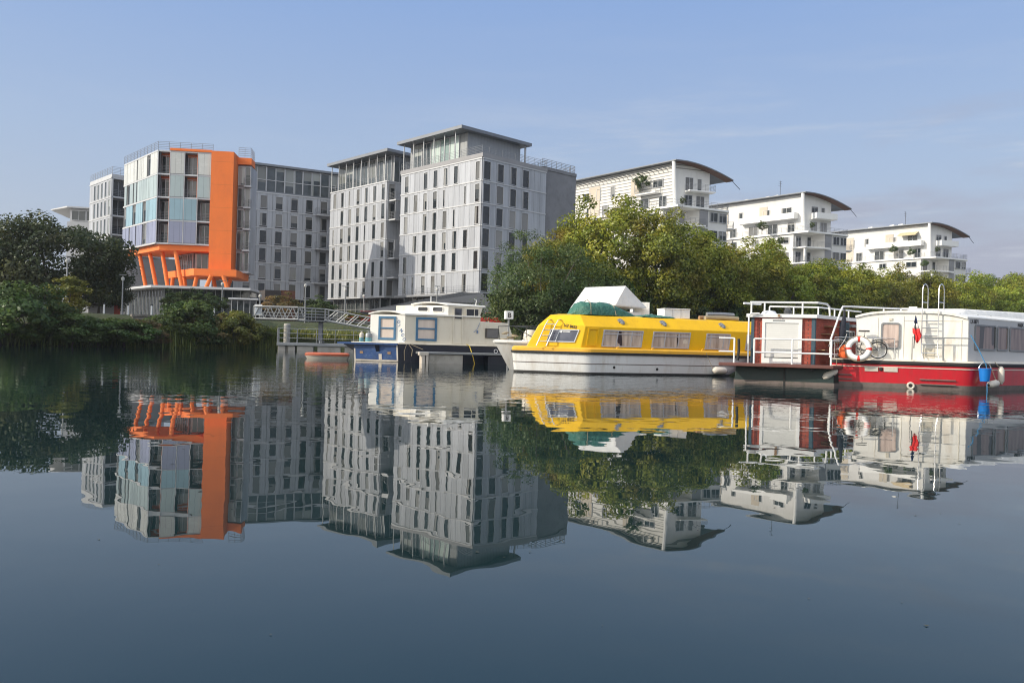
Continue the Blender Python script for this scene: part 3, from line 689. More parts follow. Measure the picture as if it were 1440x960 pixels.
# ---- far left office
cf = px(95, 290, 138)
g2 = thing('office_building', 'distant white office building with ribbon windows and a thin overhanging roof above the dark tree', 'building', (cf.x, cf.y, GZ), R(12))
FT = cf.z - GZ
MB().box(0, 14, 0, 12, 0, FT - 2.6).box(.3, 14, .4, 12, FT - 2.6, FT - .2).build('wall', M['whitewall2'], g2)
FF = face((0, -.02), (14, -.02)); FFu = face((.3, .36), (14, .36)); FFl = face((.26, 12), (.26, .4))
for i in range(3):
    win(g2, FFu, .3 + i * 2.3, FT - 2.3, 2.25, 1.7, 'shopglass', mull=1); win(g2, FF, 1.3 + i * 2.2, FT - 5.2, 2.15, 1.5, 'shopglass', mull=1)
    win(g2, FFl, 1 + i * 3.2, FT - 2.3, 3, 1.7, 'shopglass', mull=2)
MB().add([(-3.4, 2.5, FT - .5), (0, -.3, FT - .25), (14, -.3, FT - .25), (14, 12, FT - .25), (-3.4, 12, FT - .5), (-3.4, 2.5, FT - .35), (0, -.3, FT), (14, -.3, FT), (14, 12, FT), (-3.4, 12, FT - .35)],
         [(0, 1, 2, 3, 4), (5, 6, 7, 8, 9), (0, 1, 6, 5), (1, 2, 7, 6), (2, 3, 8, 7), (3, 4, 9, 8), (4, 0, 5, 9)]).build('roof', M['slab'], g2)

# ---- low zinc-roofed hall
ze = px(515, 436, 95)
zh = thing('market_hall', 'low hall with a grey standing seam hip roof behind the blue and white houseboat', 'building', (ze.x + .6, ze.y, GZ), R(3))
e0 = ze.z - GZ; rz_ = px(650, 415, 100).z - GZ + .3
hp = [(-.6, 0), (15.6, -1), (16.6, 9), (.5, 9)]
MB().add([(hp[0][0], hp[0][1], e0), (hp[1][0], hp[1][1], e0), (hp[2][0], hp[2][1], e0), (hp[3][0], hp[3][1], e0), (10.2, 3.6, rz_), (13.0, 4.2, rz_)],
         [(0, 1, 5, 4), (1, 2, 5), (2, 3, 4, 5), (3, 0, 4), (0, 3, 2, 1)]).build('roof', M['zinc'], zh)
M['darkred'] = mat('dark red boarding', (.16, .025, .02), .7, 0, .2, 1.)
MB().box(1.5, 14.8, 1.3, 8, 0, e0 - .02).build('wall', M['darkred'], zh)
MB(face((1.5, 1.25), (14.8, 1.25))).box(1, 12, -.03, 0, .2, e0 - .35).build('shopfront', M['shopglass'], zh)

# ------------------------------------------------------------------ white terraces with curved roofs
M['foliage_pot'] = None
def white_building(u, v, Y, label, louvre=False, ylift=0, awn=False, plants=(), antenna=True, glass_d=True):
    p = px(u, v, Y); ga = R(20.0)
    th = thing('apartment_building', label, 'building', (p.x, p.y, GZ), ga, 'white apartment buildings with curved roofs')
    s = Vector((math.cos(R(108.5)), math.sin(R(108.5)))); H = p.z - GZ      # H: ridge height above the quay
    def g(a, b_): return (a + s.x * b_, s.y * b_)
    GW, LB = 6.6, 24.0
    z4 = H - 4.75; z3 = z4 - 2.9; z2 = z3 - 2.9; z1 = z2 - 2.9
    # upper volume under the curved roof
    def arc(t, off=0): # roof profile across the gable
        x = -1.2 + 11.0 * t; return x, H - .1 - 2.9 * max(0, (t - .12)) ** 1.75 - off
    prof = [arc(i / 10) for i in range(11)]
    body = [(0, z3)] + [(0, arc(1.2 / 11.0, .25)[1])] + [arc(i / 10, .25) for i in range(2, 8) if arc(i / 10)[0] < GW] + [(GW, arc((GW + 1.2) / 11.0, .25)[1]), (GW, z3)]
    def sweep(mb, pr, b0, b1): return mb.loft([[Vector((*g(x, b0), z)) for x, z in pr], [Vector((*g(x, b1), z)) for x, z in pr]])
    sweep(MB(), body, 0, LB).build('wall', M['louvre' if louvre else 'whitewall'], th)
    rf = [(x, z) for x, z in prof] + [(x, z - .17) for x, z in reversed(prof)]
    sweep(MB(), rf, -1.5, LB + .5).build('roof', M['zincroof'], th)
    so_ = [(x, z - .19) for x, z in prof[1:]] + [(x, z - .26) for x, z in reversed(prof[1:])]
    sweep(MB(), so_, -1.42, 0).build('soffit', M['soffit'], th)
    x_, z_ = prof[-1]; a = Vector((*g(x_ - .3, -1.4), z_ - .1))
    MB().tube([a, a + Vector((1.9, .3, -1.3))], .05, 5).build('roof_strut', M['darksteel'], th)
    b0 = Vector((*g(-.35, -.55), z3 + .1)); b1 = Vector((*g(-.9, -.7), H - .3))
    MB().tube([b0, b1], .32, 8).build('corner_pillar', M['whitepaint'], th, smooth=True)
    if louvre: MB(face((0, -.02), (GW, -.02))).prism([(.02, -.02), (GW - .02, -.02), (GW - .02, .01), (.02, .01)], z3, H - 1.45).build('gable_wall', M['whitewall'], th)
    # terrace floor, wider lower volume with a chamfered nose
    NX = 10.6
    low = [g(-2.2, -3.2), g(NX - 2.0, -2.0), g(NX, .2), g(NX, LB), g(-2.2, LB)]
    lowi = inset(low, .35)
    MB().prism(low, z3 - .32, z3).build('terrace', M['whitepaint'], th)
    fb = [lowi[0], lowi[1], lowi[2], lowi[3], lowi[4]]
    # corner recess: the lower body starts further back behind the near corner
    rec = [g(-1.85, .2), g(2.6, .2), g(2.6, -2.35), lowi[1], lowi[2], lowi[3], lowi[4]]
    MB().prism(rec, 0, z3 - .33).build('lower_wall', M['whitewall'], th)
    FLs = face(g(-1.88, LB), g(-1.88, .2)); llen = LB - .2
    FNr = face(g(2.6, -2.4), (lowi[1].x, lowi[1].y - .03)); nlen = (Vector((lowi[1].x, lowi[1].y)) - Vector(g(2.6, -2.4))).length
    FRc = face(g(-1.85, .17), g(2.6, .17)); FUl = face(g(-.03, LB), g(-.03, 0)); FUg = face(g(0, -.03), g(GW, -.03))
    for k in range(3):
        z = z2 - 2.9 * k
        MB(FNr).box(0, nlen * .3, -.05, -.01, z - .1, z + 2.5).build('stone_panel', M['panelgrey'], th) if k < 3 else None
        win(th, FNr, nlen * .36, z + .75, nlen * .3, 1.55, 'glass', mull=1); win(th, FNr, nlen * .70, z + .75, nlen * .28, 1.55, 'glass', mull=1)
        win(th, FRc, .4, z + .05, 1.3, 2.1, 'glass', mull=1); win(th, FRc, 3.1, z + .05, .9, 2.1, 'glass')
        fl = [g(-2.1, -2.6), g(3.4, -2.9), g(2.6, .2), g(-2.1, .2)]
        o = MB().prism(fl, z - .25, z).build('balcony', M['whitepaint'], th)
        MB().rail([(*g(-2.05, -.0), z), (*g(-2.05, -2.55), z), (*g(3.3, -2.85), z)], 1.05, 5, .022, .9).build('railing', M['rail'], o)
        MB().box(*[c for pr in ((g(-1.9, -2.3)[0], g(-1.9, -2.3)[0] + .35), (g(0, -2.3)[1], g(0, -2.3)[1] + .35)) for c in pr], z - 2.6, z - .26).build('post', M['whitepaint'], th)
        e0_ = Vector((lowi[1].x, lowi[1].y)); e1_ = Vector((lowi[2].x, lowi[2].y)); FE = face(e0_, e1_)
        balcony(th, FE, .3, 3.0, 1.2, z + .05); win(th, FE, .8, z + .1, 1.2, 2.0, 'glass')
        for uu, ww in ((llen - 3.2, 2.3), (llen - 5.2, .7), (llen - 9.2, 1.6), (llen - 14, 1.2)):
            win(th, FLs, uu, z + .85, ww, 1.2, 'glass', mull=1 if ww > 1.5 else 0)
    # top floor: long white balcony on the side, small one in the gable
    if not louvre:
        balcony(th, FUl, LB - 13.5, LB - 1.0, 1.3, z4, solid=True, m='whitepaint', h=.95)
        balcony(th, FUg, 1.9, GW + .2, 1.5, z4, solid=True, m='whitepaint', h=.95)
    else:
        balcony(th, FUl, LB - 7.5, LB - 3, 1.3, z4, m='whitepaint'); balcony(th, FUg, 1.9, GW + .2, 1.5, z4, m='whitepaint')
        mb = MB(FUl)
        for i in range(24): mb.box(i + .2, i + .32, -1.1, 0, H - .75 - .4, H - .63 - .4)
        mb.build('eaves_brackets', M['steel'], th)
    win(th, FUg, 1.9, z4 + .05, 1.5, 2.2, 'glass', mull=1); win(th, FUg, 4.2, z4 + .05, .8, 2.1, 'glass')
    win(th, FUg, 1.7, z3 + .05, 1.6, 2.2, 'glass', mull=1); win(th, FUg, 4.0, z3 + .05, 1.6, 2.2, 'glass', mull=1)
    for uu, ww, dz, hh in ((LB - 4.6, 2.2, .8, 1.4), (LB - 8.8, 1.6, .5, 1.7), (LB - 14.5, 1.0, .5, 1.9), (LB - 18, 1.0, .4, 2.), (LB - 21.5, 2.0, .5, 1.5)):
        win(th, FUl, uu, z4 + dz, ww, hh, 'glass', mull=1 if ww > 1.2 else 0)
    for uu, ww in ((LB - 3.2, 1.6), (LB - 7.6, 2.2), (LB - 12, 2.2), (LB - 16.5, 1.5), (LB - 20.5, 2)): win(th, FUl, uu, z3 + .1, ww, 2.1, 'glass', mull=1)
    if awn:
        MB(FUl).add([(LB - 6.2, -.02, z4 + 3.0), (LB - 2.2, -.02, z4 + 3.0), (LB - 2.2, -1.5, z4 + 2.3), (LB - 6.2, -1.5, z4 + 2.3), (LB - 2.2, -1.5, z4 + 2.15), (LB - 6.2, -1.5, z4 + 2.15)], [(0, 1, 2, 3), (3, 2, 4, 5)]).build('awning', M['awning'], th)
    for a_, e_, zz in ((LB - 9.6, LB - 7.8, z4 - .1), (LB - 20, LB - 17.2, z3)): MB(FUl).box(a_, e_, -.05, -.01, zz, z4 + 2.9).build('facing_panel', M['beige'], th)
    MB().rail([(*g(-2.0, LB - 8), z3), (*g(-2.0, -2.9), z3), (*g(NX - 2.0, -1.8), z3), (*g(NX - .2, .3), z3), (*g(NX - .2, 6), z3)], 1.0, 4, .024, 1.1).build('terrace_railing', M['rail'], th)
    mb = MB()
    for b_ in (7, 9, 14): mb.box(*sorted((g(1.5, b_)[0], g(3.3, b_)[0])), *sorted((g(0, b_)[1], g(0, b_ + 1.3)[1])), H - .3, H + .55)
    mb.build('roof_plant', M['whitepaint'], th)
    if antenna:
        q = Vector((*g(1, 6), H - .3)); mb = MB().tube([q, q + Vector((0, 0, 3.4))], .045, 5)
        for dz in (2.4, 2.9, 3.3): mb.tube([q + Vector((-.45, 0, dz)), q + Vector((.45, .1, dz))], .025, 4)
        mb.build('antenna', M['darksteel'], th)
    return th, g, z3, z4
# ------------------------------------------------------------------ vegetation
def leaf_mesh(name, P, N, size, val, rs, fold=.25, aspect=.62):
    """leaf faces (two triangles folded along the midrib) at points P facing N"""
    n = len(P)
    N = N / np.maximum(np.linalg.norm(N, axis=1, keepdims=True), 1e-6)
    a = rs.normal(size=(n, 3)); a -= N * (a * N).sum(1, keepdims=True); a /= np.maximum(np.linalg.norm(a, axis=1, keepdims=True), 1e-6)
    b = np.cross(N, a); s = size[:, None]
    v = np.empty((n, 4, 3))
    v[:, 0] = P - a * s * .5; v[:, 1] = P + b * s * .5 * aspect + N * s * fold * .3; v[:, 2] = P + a * s * .5 - N * s * .12; v[:, 3] = P - b * s * .5 * aspect + N * s * fold * .3
    me = bpy.data.meshes.new(name)
    me.vertices.add(n * 4); me.vertices.foreach_set('co', v.reshape(-1))
    me.loops.add(n * 4); me.loops.foreach_set('vertex_index', np.arange(n * 4, dtype=np.int32))
    me.polygons.add(n); me.polygons.foreach_set('loop_start', np.arange(0, n * 4, 4, dtype=np.int32)); me.polygons.foreach_set('loop_total', np.full(n, 4, dtype=np.int32))
    at = me.attributes.new('leaf', 'FLOAT', 'FACE'); at.data.foreach_set('value', val.astype(np.float32))
    me.update(calc_edges=True); me.validate()
    return me
def crown_pts(seed, rx, ry, rz, nc, nl, csz=.24, low=-.9, lump=.3, top=1.0):
    rs = np.random.RandomState(seed)
    d = rs.normal(size=(nc * 4, 3)); d /= np.linalg.norm(d, axis=1, keepdims=True)
    d = d[d[:, 2] > low][:nc]; nc = len(d)
    ph = rs.uniform(0, 6.28, 6); fr = rs.uniform(1.6, 3.6, (6, 3))
    lob = sum(np.sin(d @ fr[i] + ph[i]) for i in range(6)) / 6
    rad = rs.uniform(.3, 1., nc) ** .45 * (1 + lump * lob * 1.6)
    C = d * rad[:, None] * np.array([rx, ry, rz])
    cs = rs.uniform(.6, 1.35, nc) * csz * (rx + ry + rz) / 3
    k = rs.choice(nc, nl, p=cs ** 2 / (cs ** 2).sum())
    o = rs.normal(size=(nl, 3)); o /= np.linalg.norm(o, axis=1, keepdims=True)
    o2 = o * (rs.uniform(.25, 1.12, nl) ** .5)[:, None] * np.array([1., 1., .78])
    P = C[k] + o2 * cs[k][:, None]
    N = o * .7 + d[k] * .5 + rs.normal(size=(nl, 3)) * .55 + np.array([0, 0, .35])
    val = np.clip(rs.uniform(0, 1, nc)[k] * .55 + rs.uniform(0, 1, nl) * .45, 0, 1)
    return rs, P, N, val, C, cs
def limb_mesh(seed, h, r, C, base=.0, n=9):
    rr = random.Random(seed); mb = MB()
    t0 = Vector((0, 0, -.6)); fork = Vector((rr.uniform(-.2, .2), rr.uniform(-.2, .2), h))
    mb.tube([t0, t0.lerp(fork, .45) + Vector((rr.uniform(-.12, .12), 0, 0)), fork, fork + Vector((0.1, 0.1, h * .5))], r, 8, r2=r * .5)
    for i in rr.sample(range(len(C)), min(n, len(C))):
        e = Vector(C[i]) + Vector((0, 0, base)); m_ = fork.lerp(e, .5) + Vector((0, 0, -.1 * (e - fork).length * (1 if e.z > h else -1)))
        mb.tube([fork.lerp(t0, .12), m_, e], r * .42, 5, r2=.025)
    return mb
M['bark'] = mat('bark', (.10, .085, .07), .9, 0, .3, 3., bump=.02)
G1 = [(.050, .095, .012), (.16, .21, .018), (.30, .335, .030), (.44, .40, .045)]
M['leaf_plane'] = leaf_mat('plane leaves', G1, (0.330, 0.195, 0.030), .75, .24)
M['leaf_dark'] = leaf_mat('dark glossy leaves', [(0.019, 0.039, 0.016), (0.039, 0.066, 0.019), (0.078, 0.101, 0.027)], (0.117, 0.069, 0.023), .4, .3)
M['leaf_willow'] = leaf_mat('fine dark leaves', [(0.034, 0.066, 0.025), (0.070, 0.117, 0.034), (0.135, 0.177, 0.046)], (0.250, 0.166, 0.042), .35, .35)
M['leaf_bush'] = leaf_mat('bush leaves', [(0.026, 0.054, 0.013), (0.061, 0.108, 0.022), (0.124, 0.170, 0.035)], (0.173, 0.144, 0.038), .35, .4)
M['leaf_yellow'] = leaf_mat('yellowing leaves', [(0.080, 0.112, 0.019), (0.176, 0.192, 0.029), (0.304, 0.272, 0.048)], (0.256, 0.160, 0.032), .4, .6)
M['leaf_reed'] = leaf_mat('reed blades', [(0.067, 0.123, 0.027), (0.157, 0.246, 0.045), (0.291, 0.358, 0.078)], (0.358, 0.291, 0.090), .3, .5)
M['leaf_brown'] = leaf_mat('russet shrub leaves', [(0.077, 0.090, 0.030), (0.179, 0.154, 0.051), (0.307, 0.192, 0.077)], (0.307, 0.128, 0.077), .6, .8)
_cr_cache = {}
def tree_kind(key, seed, rx, ry, rz, zc, nc, nl, leaf, lm, csz=.24, low=-.9, lump=.3, trunk_h=None, trunk_r=.25, droop=0, limbs=9, aspect=.62):
    rs, P, N, val, C, cs = crown_pts(seed, rx, ry, rz, nc, nl, csz, low, lump)
    if droop:
        rad = np.hypot(P[:, 0], P[:, 1]) / max(rx, ry); P[:, 2] -= droop * rad ** 2 * rs.uniform(.4, 1.2, len(P))
    P[:, 2] += zc; C = C.copy(); C[:, 2] += zc
    keep = P[:, 2] > .05; P, N, val = P[keep], N[keep], val[keep]
    cm_ = leaf_mesh('crown', P, N, rs.uniform(.65, 1.35, len(P)) * leaf, val, rs, aspect=aspect); cm_.materials.append(M[lm])
    tm = limb_mesh(seed, trunk_h or zc * .5, trunk_r, C, 0, limbs).mesh('trunk'); tm.materials.append(M['bark'])
    tm.polygons.foreach_set('use_smooth', [True] * len(tm.polygons))
    _cr_cache[key] = (tm, cm_, zc + rz)
def plant(key, name, label, cat, loc, s=(1, 1, 1), rz=0., group=None, leaf=None, part='crown', stem='trunk'):
    tm, cm_, _ = _cr_cache[key]
    th = thing(name, label, cat, loc, rz, group); th.scale = s
    inst(stem, tm, th); c = inst(part, cm_, th)
    if leaf: # a leaf colour of its own
        c.material_slots[0].link = 'OBJECT'; c.material_slots[0].material = M[leaf]
    return th
# crown half-sizes in metres, heights above the ground
tree_kind('plane_a', 11, 5.6, 5.2, 6.4, 7.6, 150, 29000, .30, 'leaf_plane', .21, -.9, .32, 3., .3)
tree_kind('plane_b', 12, 5.0, 5.4, 5.8, 7.0, 140, 27000, .30, 'leaf_plane', .22, -.9, .36, 3., .28)
tree_kind('plane_c', 13, 5.4, 5.0, 6.8, 7.8, 150, 28000, .30, 'leaf_plane', .20, -.9, .4, 3., .3)
tree_kind('willow', 21, 6.0, 5.4, 5.4, 6.0, 190, 26000, .25, 'leaf_willow', .17, -.95, .3, 2.6, .3, droop=1.6, aspect=.4)
tree_kind('magnolia', 31, 7.6, 7.0, 4.6, 5.4, 170, 21000, .34, 'leaf_dark', .19, -.75, .28, 2.4, .32)
tree_kind('bush', 41, 2.6, 2.4, 2.2, 1.9, 70, 7000, .26, 'leaf_bush', .24, -.8, .3, .6, .08, limbs=12)
tree_kind('bush_b', 42, 2.4, 2.2, 2.4, 2.0, 70, 7000, .22, 'leaf_bush', .22, -.8, .4, .6, .08, limbs=12)
tree_kind('slender', 43, 1.3, 1.2, 3.0, 3.3, 50, 3600, .24, 'leaf_yellow', .24, -.9, .3, 1.2, .08)
tree_kind('small', 44, 1.7, 1.6, 2.1, 2.9, 45, 3200, .22, 'leaf_willow', .24, -.9, .4, 1.3, .07)

WL = [(765, 332, 79, 76, 1.0, 'tall dark green feathery tree at the water edge in front of the tallest grey block')]
for u, v, Y, wpx, sy, lb in WL:
    p = px(u, v, Y); s = (p.z - 2.3) / _cr_cache['willow'][2]
    plant('willow', 'feathery_tree', lb, 'tree', (p.x, p.y, 2.3), (wpx * Y / 1140 / 5.3, 1, s))
PL = [(803, 306, 86, 46, 'a', 'yellow green plane tree rising beside the bare concrete stair tower'),
      (868, 266, 85, 62, 'c', 'tallest yellow green plane tree, above the white canopy'),
      (932, 300, 84, 54, 'b', 'broad plane tree with rusty autumn patches above the box on the yellow roof'),
      (985, 318, 90, 50, 'a', 'plane tree in front of the nearest white building, behind the yellow roof'),
      (1042, 334, 95, 48, 'c', 'darker green plane tree behind the brick houseboat, below the gap between two white buildings'),
      (1096, 338, 101, 46, 'b', 'rounded plane tree hiding the corner of the middle white building'),
      (1150, 362, 108, 44, 'a', 'plane tree below the terrace of the middle white building'),
      (1200, 362, 115, 40, 'c', 'plane tree below the left wing of the farthest white building'),
      (1252, 374, 122, 38, 'b', 'plane tree beneath the loggias of the farthest white building'),
      (1300, 382, 129, 36, 'a', 'plane tree behind the tall tube ladders of the red boat'),
      (1342, 386, 136, 34, 'c', 'plane tree at the foot of the far end of the farthest white building'),
      (1385, 384, 143, 34, 'b', 'hazy plane tree just past the farthest white building'),
      (1424, 382, 150, 34, 'c', 'rightmost hazy plane tree at the edge of the view'),
      (1470, 380, 158, 34, 'a', 'hazy plane tree cut by the edge of the view')]
for i, (u, v, Y, hw, k, lb) in enumerate(PL):
    p = px(u, v, Y); key = 'plane_' + k; s = (p.z - GZ + .2) / (_cr_cache[key][2] * 1.06); wx = hw * Y / 1140 / 4.3
    plant(key, 'plane_tree', lb, 'tree', (p.x, p.y, GZ - .2), (wx, max(wx, .75), s), rng.uniform(-.5, .5) + i * 1.1, 'plane trees along the quay')
# a second row behind, seen between the first
for i, (u, v, Y, hw, k) in enumerate([(1020, 345, 104, 50, 'a'), (1078, 352, 112, 46, 'b'), (1128, 372, 118, 46, 'c'), (1180, 378, 126, 42, 'a'), (1230, 380, 134, 40, 'b'), (1280, 388, 142, 40, 'c'), (1325, 392, 150, 40, 'a'), (1365, 388, 158, 40, 'b'), (1408, 386, 168, 40, 'c'), (1448, 384, 178, 40, 'a')]):
    p = px(u, v, Y); key = 'plane_' + k; s = (p.z - GZ + .2) / (_cr_cache[key][2] * 1.06); wx = hw * Y / 1140 / 4.3
    plant(key, 'plane_tree', 'plane tree of the back row, glimpsed between the crowns of the row along the quay', 'tree', (p.x, p.y, GZ - .2), (wx, max(wx, .75), s), i * 2.3, 'back row of plane trees')
# shrubs along the far bank under the planes, mostly hidden by boats
for i, (u, Y) in enumerate([(735, 77), (790, 79), (850, 80), (905, 83), (960, 87), (1015, 91), (1070, 96), (1125, 103), (1185, 110), (1245, 117), (1305, 124), (1365, 131), (1425, 139)]):
    p = px(u, 440, Y)
    plant('bush' if i % 2 else 'bush_b', 'bank_shrub', 'dense green shrub filling the foot of the plane trees along the far quay', 'shrub', (p.x, p.y, 1.9), (1.25, 1.1, 1.15 + .2 * (i % 3)), i * 1.7, 'shrubs under the plane trees')
# left bank
p = px(80, 314, 80); s = (p.z - GZ) / _cr_cache['magnolia'][2]
plant('magnolia', 'broad_tree', 'big dark broad-crowned tree on the left bank beneath the distant white office', 'tree', (p.x, p.y, GZ), (1.0, 1, s * 1.02), .4)
p = px(150, 376, 84); plant('magnolia', 'broad_tree', 'lower dark tree with a bare trunk just left of the glazed pavilion', 'tree', (px(140, 362, 84).x, 84, GZ), (.44, .5, (p.z - GZ) / _cr_cache['magnolia'][2]), 2.2)
p = px(-45, 372, 78); plant('magnolia', 'broad_tree', 'dark tree at the very left edge of the view', 'tree', (p.x, p.y, GZ), (.7, .7, .62), 3.2)
p = px(97, 386, 67.5); plant('slender', 'slender_tree', 'slim upright yellowish tree beside the lamp post on the left bank', 'tree', (p.x, p.y, .9), (1.2, 1.1, (p.z - .9) / 6.3), .3)
BU = [(4, 404, 62.5, 1.5, 'bush', None, 'leafy green bush overhanging the water at the left edge'), (40, 391, 64, 1.3, 'bush_b', None, 'tall rounded green bush just left of the slim yellowish tree'),
      (102, 440, 65.5, 1.05, 'bush', None, 'dark green bush below the slim yellowish tree'), (138, 452, 67, 1.0, 'bush_b', None, 'low dark bush beneath the bare tree trunk'),
      (176, 452, 68.5, 1.25, 'bush', None, 'sprawling green bush left of the stone retaining wall'), (208, 471, 70, .7, 'bush_b', 'leaf_brown', 'low ochre brown shrub under the stone retaining wall'),
      (240, 440, 73, .9, 'bush_b', None, 'loose green shrub right of the stone retaining wall'), (268, 422, 74.5, 1.3, 'bush', None, 'tall leafy shrub in front of the glass pavilion'),
      (300, 438, 76, 1.15, 'bush_b', 'leaf_brown', 'brownish shrub with fading leaves in front of the pavilion corner'), (332, 436, 77, 1.0, 'bush', 'leaf_yellow', 'bright green shrub beside the notice board'),
      (352, 452, 79, 1.0, 'bush_b', None, 'dark shrub at the landward end of the footbridge')]
for i, (u, v, Y, wd, k, lf, lb) in enumerate(BU):
    p = px(u, v, Y); z0 = .35
    plant(k, 'bank_bush', lb, 'bush', (p.x, p.y, z0), (wd, wd * .9, max((p.z - z0) / _cr_cache[k][2], .5)), i * 1.3, 'bushes on the left bank', lf)
for i, (u, v, Y, wd, lb) in enumerate([(242, 407, 84, .8, 'vine-like shrub crown in front of the left corner of the pavilion'), (262, 405, 84, .9, 'vine-like shrub crown in front of the middle of the pavilion'), (284, 408, 84, .9, 'vine-like shrub crown near the right slanted columns'), (302, 412, 84, .8, 'vine-like shrub crown beside the lamp under the orange slab')]):
    p = px(u, v, Y); plant('small', 'small_tree', lb, 'tree', (p.x, p.y, GZ), (wd, .8, (p.z - GZ) / 5.0), i * 2., 'small trees before the pavilion')
for u, v, Y, wd, lf, lb in [(394, 411, 95, 1.35, 'leaf_brown', 'small reddish tree beside the dark brown cube'), (446, 416, 100, 1.3, None, 'small feathery green tree in front of the long grey wing'), (500, 438, 90, .9, 'leaf_yellow', 'small bright green shrub beyond the footbridge ramp')]:
    p = px(u, v, Y); plant('small', 'small_tree', lb, 'tree', (p.x, p.y, GZ), (wd, 1.2, (p.z - GZ) / 5.0), u * .1, None, lf)
# reeds and grass at the waterline
rs = np.random.RandomState(5)
def strip(name, label, cat, pts, n, hgt, w_, lm, spread=.8, zb=.0):
    P = []; seg = [(Vector(a), Vector(b)) for a, b in zip(pts, pts[1:])]
    le_ = [s_[0].lerp(s_[1], 0) and (s_[1] - s_[0]).length for s_ in seg]; tot = sum(le_)
    V = []; F = []; val = []
    for i in range(n):
        k = rs.choice(len(seg), p=[l / tot for l in le_]); q = seg[k][0].lerp(seg[k][1], rs.rand()); q = q + Vector((rs.normal() * .3, rs.normal() * spread))
        hh = hgt * rs.uniform(.5, 1.25); a = rs.uniform(0, 6.28); bx, by = math.cos(a), math.sin(a); ln_ = rs.uniform(.1, .7) * hh
        z0 = zb + max(0, rs.normal() * .2); b = len(V); px_, py_ = -by * w_, bx * w_
        V += [(q.x - px_, q.y - py_, z0), (q.x + px_, q.y + py_, z0), (q.x + bx * ln_ * .4 + px_ * .8, q.y + by * ln_ * .4 + py_ * .8, z0 + hh * .7), (q.x + bx * ln_ * .4 - px_ * .8, q.y + by * ln_ * .4 - py_ * .8, z0 + hh * .7), (q.x + bx * ln_, q.y + by * ln_, z0 + hh * .85)]
        F += [(b, b + 1, b + 2, b + 3), (b + 3, b + 2, b + 4)]; v_ = rs.rand(); val += [v_, v_]
    me = bpy.data.meshes.new(name); me.from_pydata(V, [], F); at = me.attributes.new('leaf', 'FLOAT', 'FACE'); at.data.foreach_set('value', np.array(val, np.float32)); me.materials.append(M[lm])
    o = inst(name, me); o['kind'] = 'stuff'; return tag(o, label, cat)
strip('reeds', 'green reeds and long grass drooping into the water along the left bank', 'reeds', [(-32.5, 69.6), (-28.9, 74.6), (-25.9, 78.2), (-22.8, 80.6)], 9000, 1.9, .035, 'leaf_reed', .7)
strip('bank_grass', 'rough green grass on the slope behind the floating pontoon', 'grass', [(-27, 82), (-20, 86.2), (-10, 87), (0, 83)], 9000, .9, .04, 'leaf_yellow', 1.6, 1.0)
strip('waterside_plants', 'dark trailing plants along the waterline at the far left', 'plants', [(-70, 58.4), (-46, 60.4), (-36.6, 65), (-32.6, 71.2)], 5000, 1.0, .05, 'leaf_bush', .6)
# ------------------------------------------------------------------ white buildings
white_building(949.8, 226, 132, 'nearest white building with slatted sides and an upswept curved roof, behind the tallest plane tree', louvre=True, antenna=False)
white_building(1130, 270.6, 154, 'middle one of the white curved-roof buildings, with a plain white balcony below a beige panel')
white_building(1307, 313, 176, 'farthest white curved-roof building, with a cream awning on its top floor', awn=True)
# plants on the balconies and terraces
for u, v, Y, s, lb in [(1098, 340, 152, .4, 'potted plant on the terrace corner of the middle white building'), (1142, 318, 150, .3, 'small potted shrub in front of the gable windows of the middle white building'), (1318, 352, 172, .32, 'small potted shrub in front of the gable windows of the farthest white building'), (1300, 372, 173, .4, 'leafy plant on the corner loggia of the farthest white building'), (960, 284, 128, .3, 'potted shrub on the terrace of the nearest white building'), (903, 262, 137, .8, 'tall shrub growing on a balcony of the nearest white building'), (1072, 320, 156, .5, 'bright shrub on the side terrace of the middle white building'), (1281, 356, 176, .42, 'round bush in a pot on the terrace of the farthest white building, nearer its corner'), (1256, 352, 180, .45, 'small palm-like plant on the terrace of the farthest white building')]:
    p = px(u, v, Y); plant('small', 'balcony_plant', lb, 'plant', (p.x, p.y, p.z - 2.2 * s), (s * 1.3, s, s), u)
# ------------------------------------------------------------------ quay furniture
M['lamp_glass'] = mat('lamp bowl', (.6, .6, .58), .3)
def lamp(u, vt, Y, label, arm=.45, zb=2.6):
    p = px(u, vt, Y); h = p.z - zb
    th = thing('street_lamp', label, 'street lamp', (p.x, p.y, zb), .2, 'street lamps on the quay')
    MB().tube([(0, 0, 0), (0, 0, h * .6), (0, 0, h - .3)], .075, 8, r2=.055).build('post', M['steel'], th, smooth=True)
    MB().lathe([(.05, h - .62), (.16, h - .5), (.17, h - .32), (.06, h - .22)], n=10).build('lantern', M['lamp_glass'], th, smooth=True)
    MB().box(-arm, arm, -.16, .16, h - .06, h).box(-.03, .03, -.03, .03, h - .3, h - .05).build('reflector', M['steel'], th, bevel=.02)
lamp(95, 360, 69.5, 'grey lamp post rising from the slim yellowish tree on the left bank', .55)
lamp(173, 386, 78, 'grey lamp post just left of the glass pavilion', .3)
lamp(313, 394, 86, 'grey lamp post in front of the right slanted orange columns', .3)
lamp(366, 411, 86, 'short grey lamp post behind the notice board', .2)
lamp(430, 396, 88, 'tall grey lamp post behind the middle of the footbridge', .45)
lamp(486, 402, 90, 'grey lamp post behind the sloping ramp of the footbridge', .4)
lamp(512, 411, 92, 'grey lamp post left of the grey hip roof', .4)
lamp(615, 402, 92, 'grey lamp post poking above the hip roof behind the wheelhouse', .3)
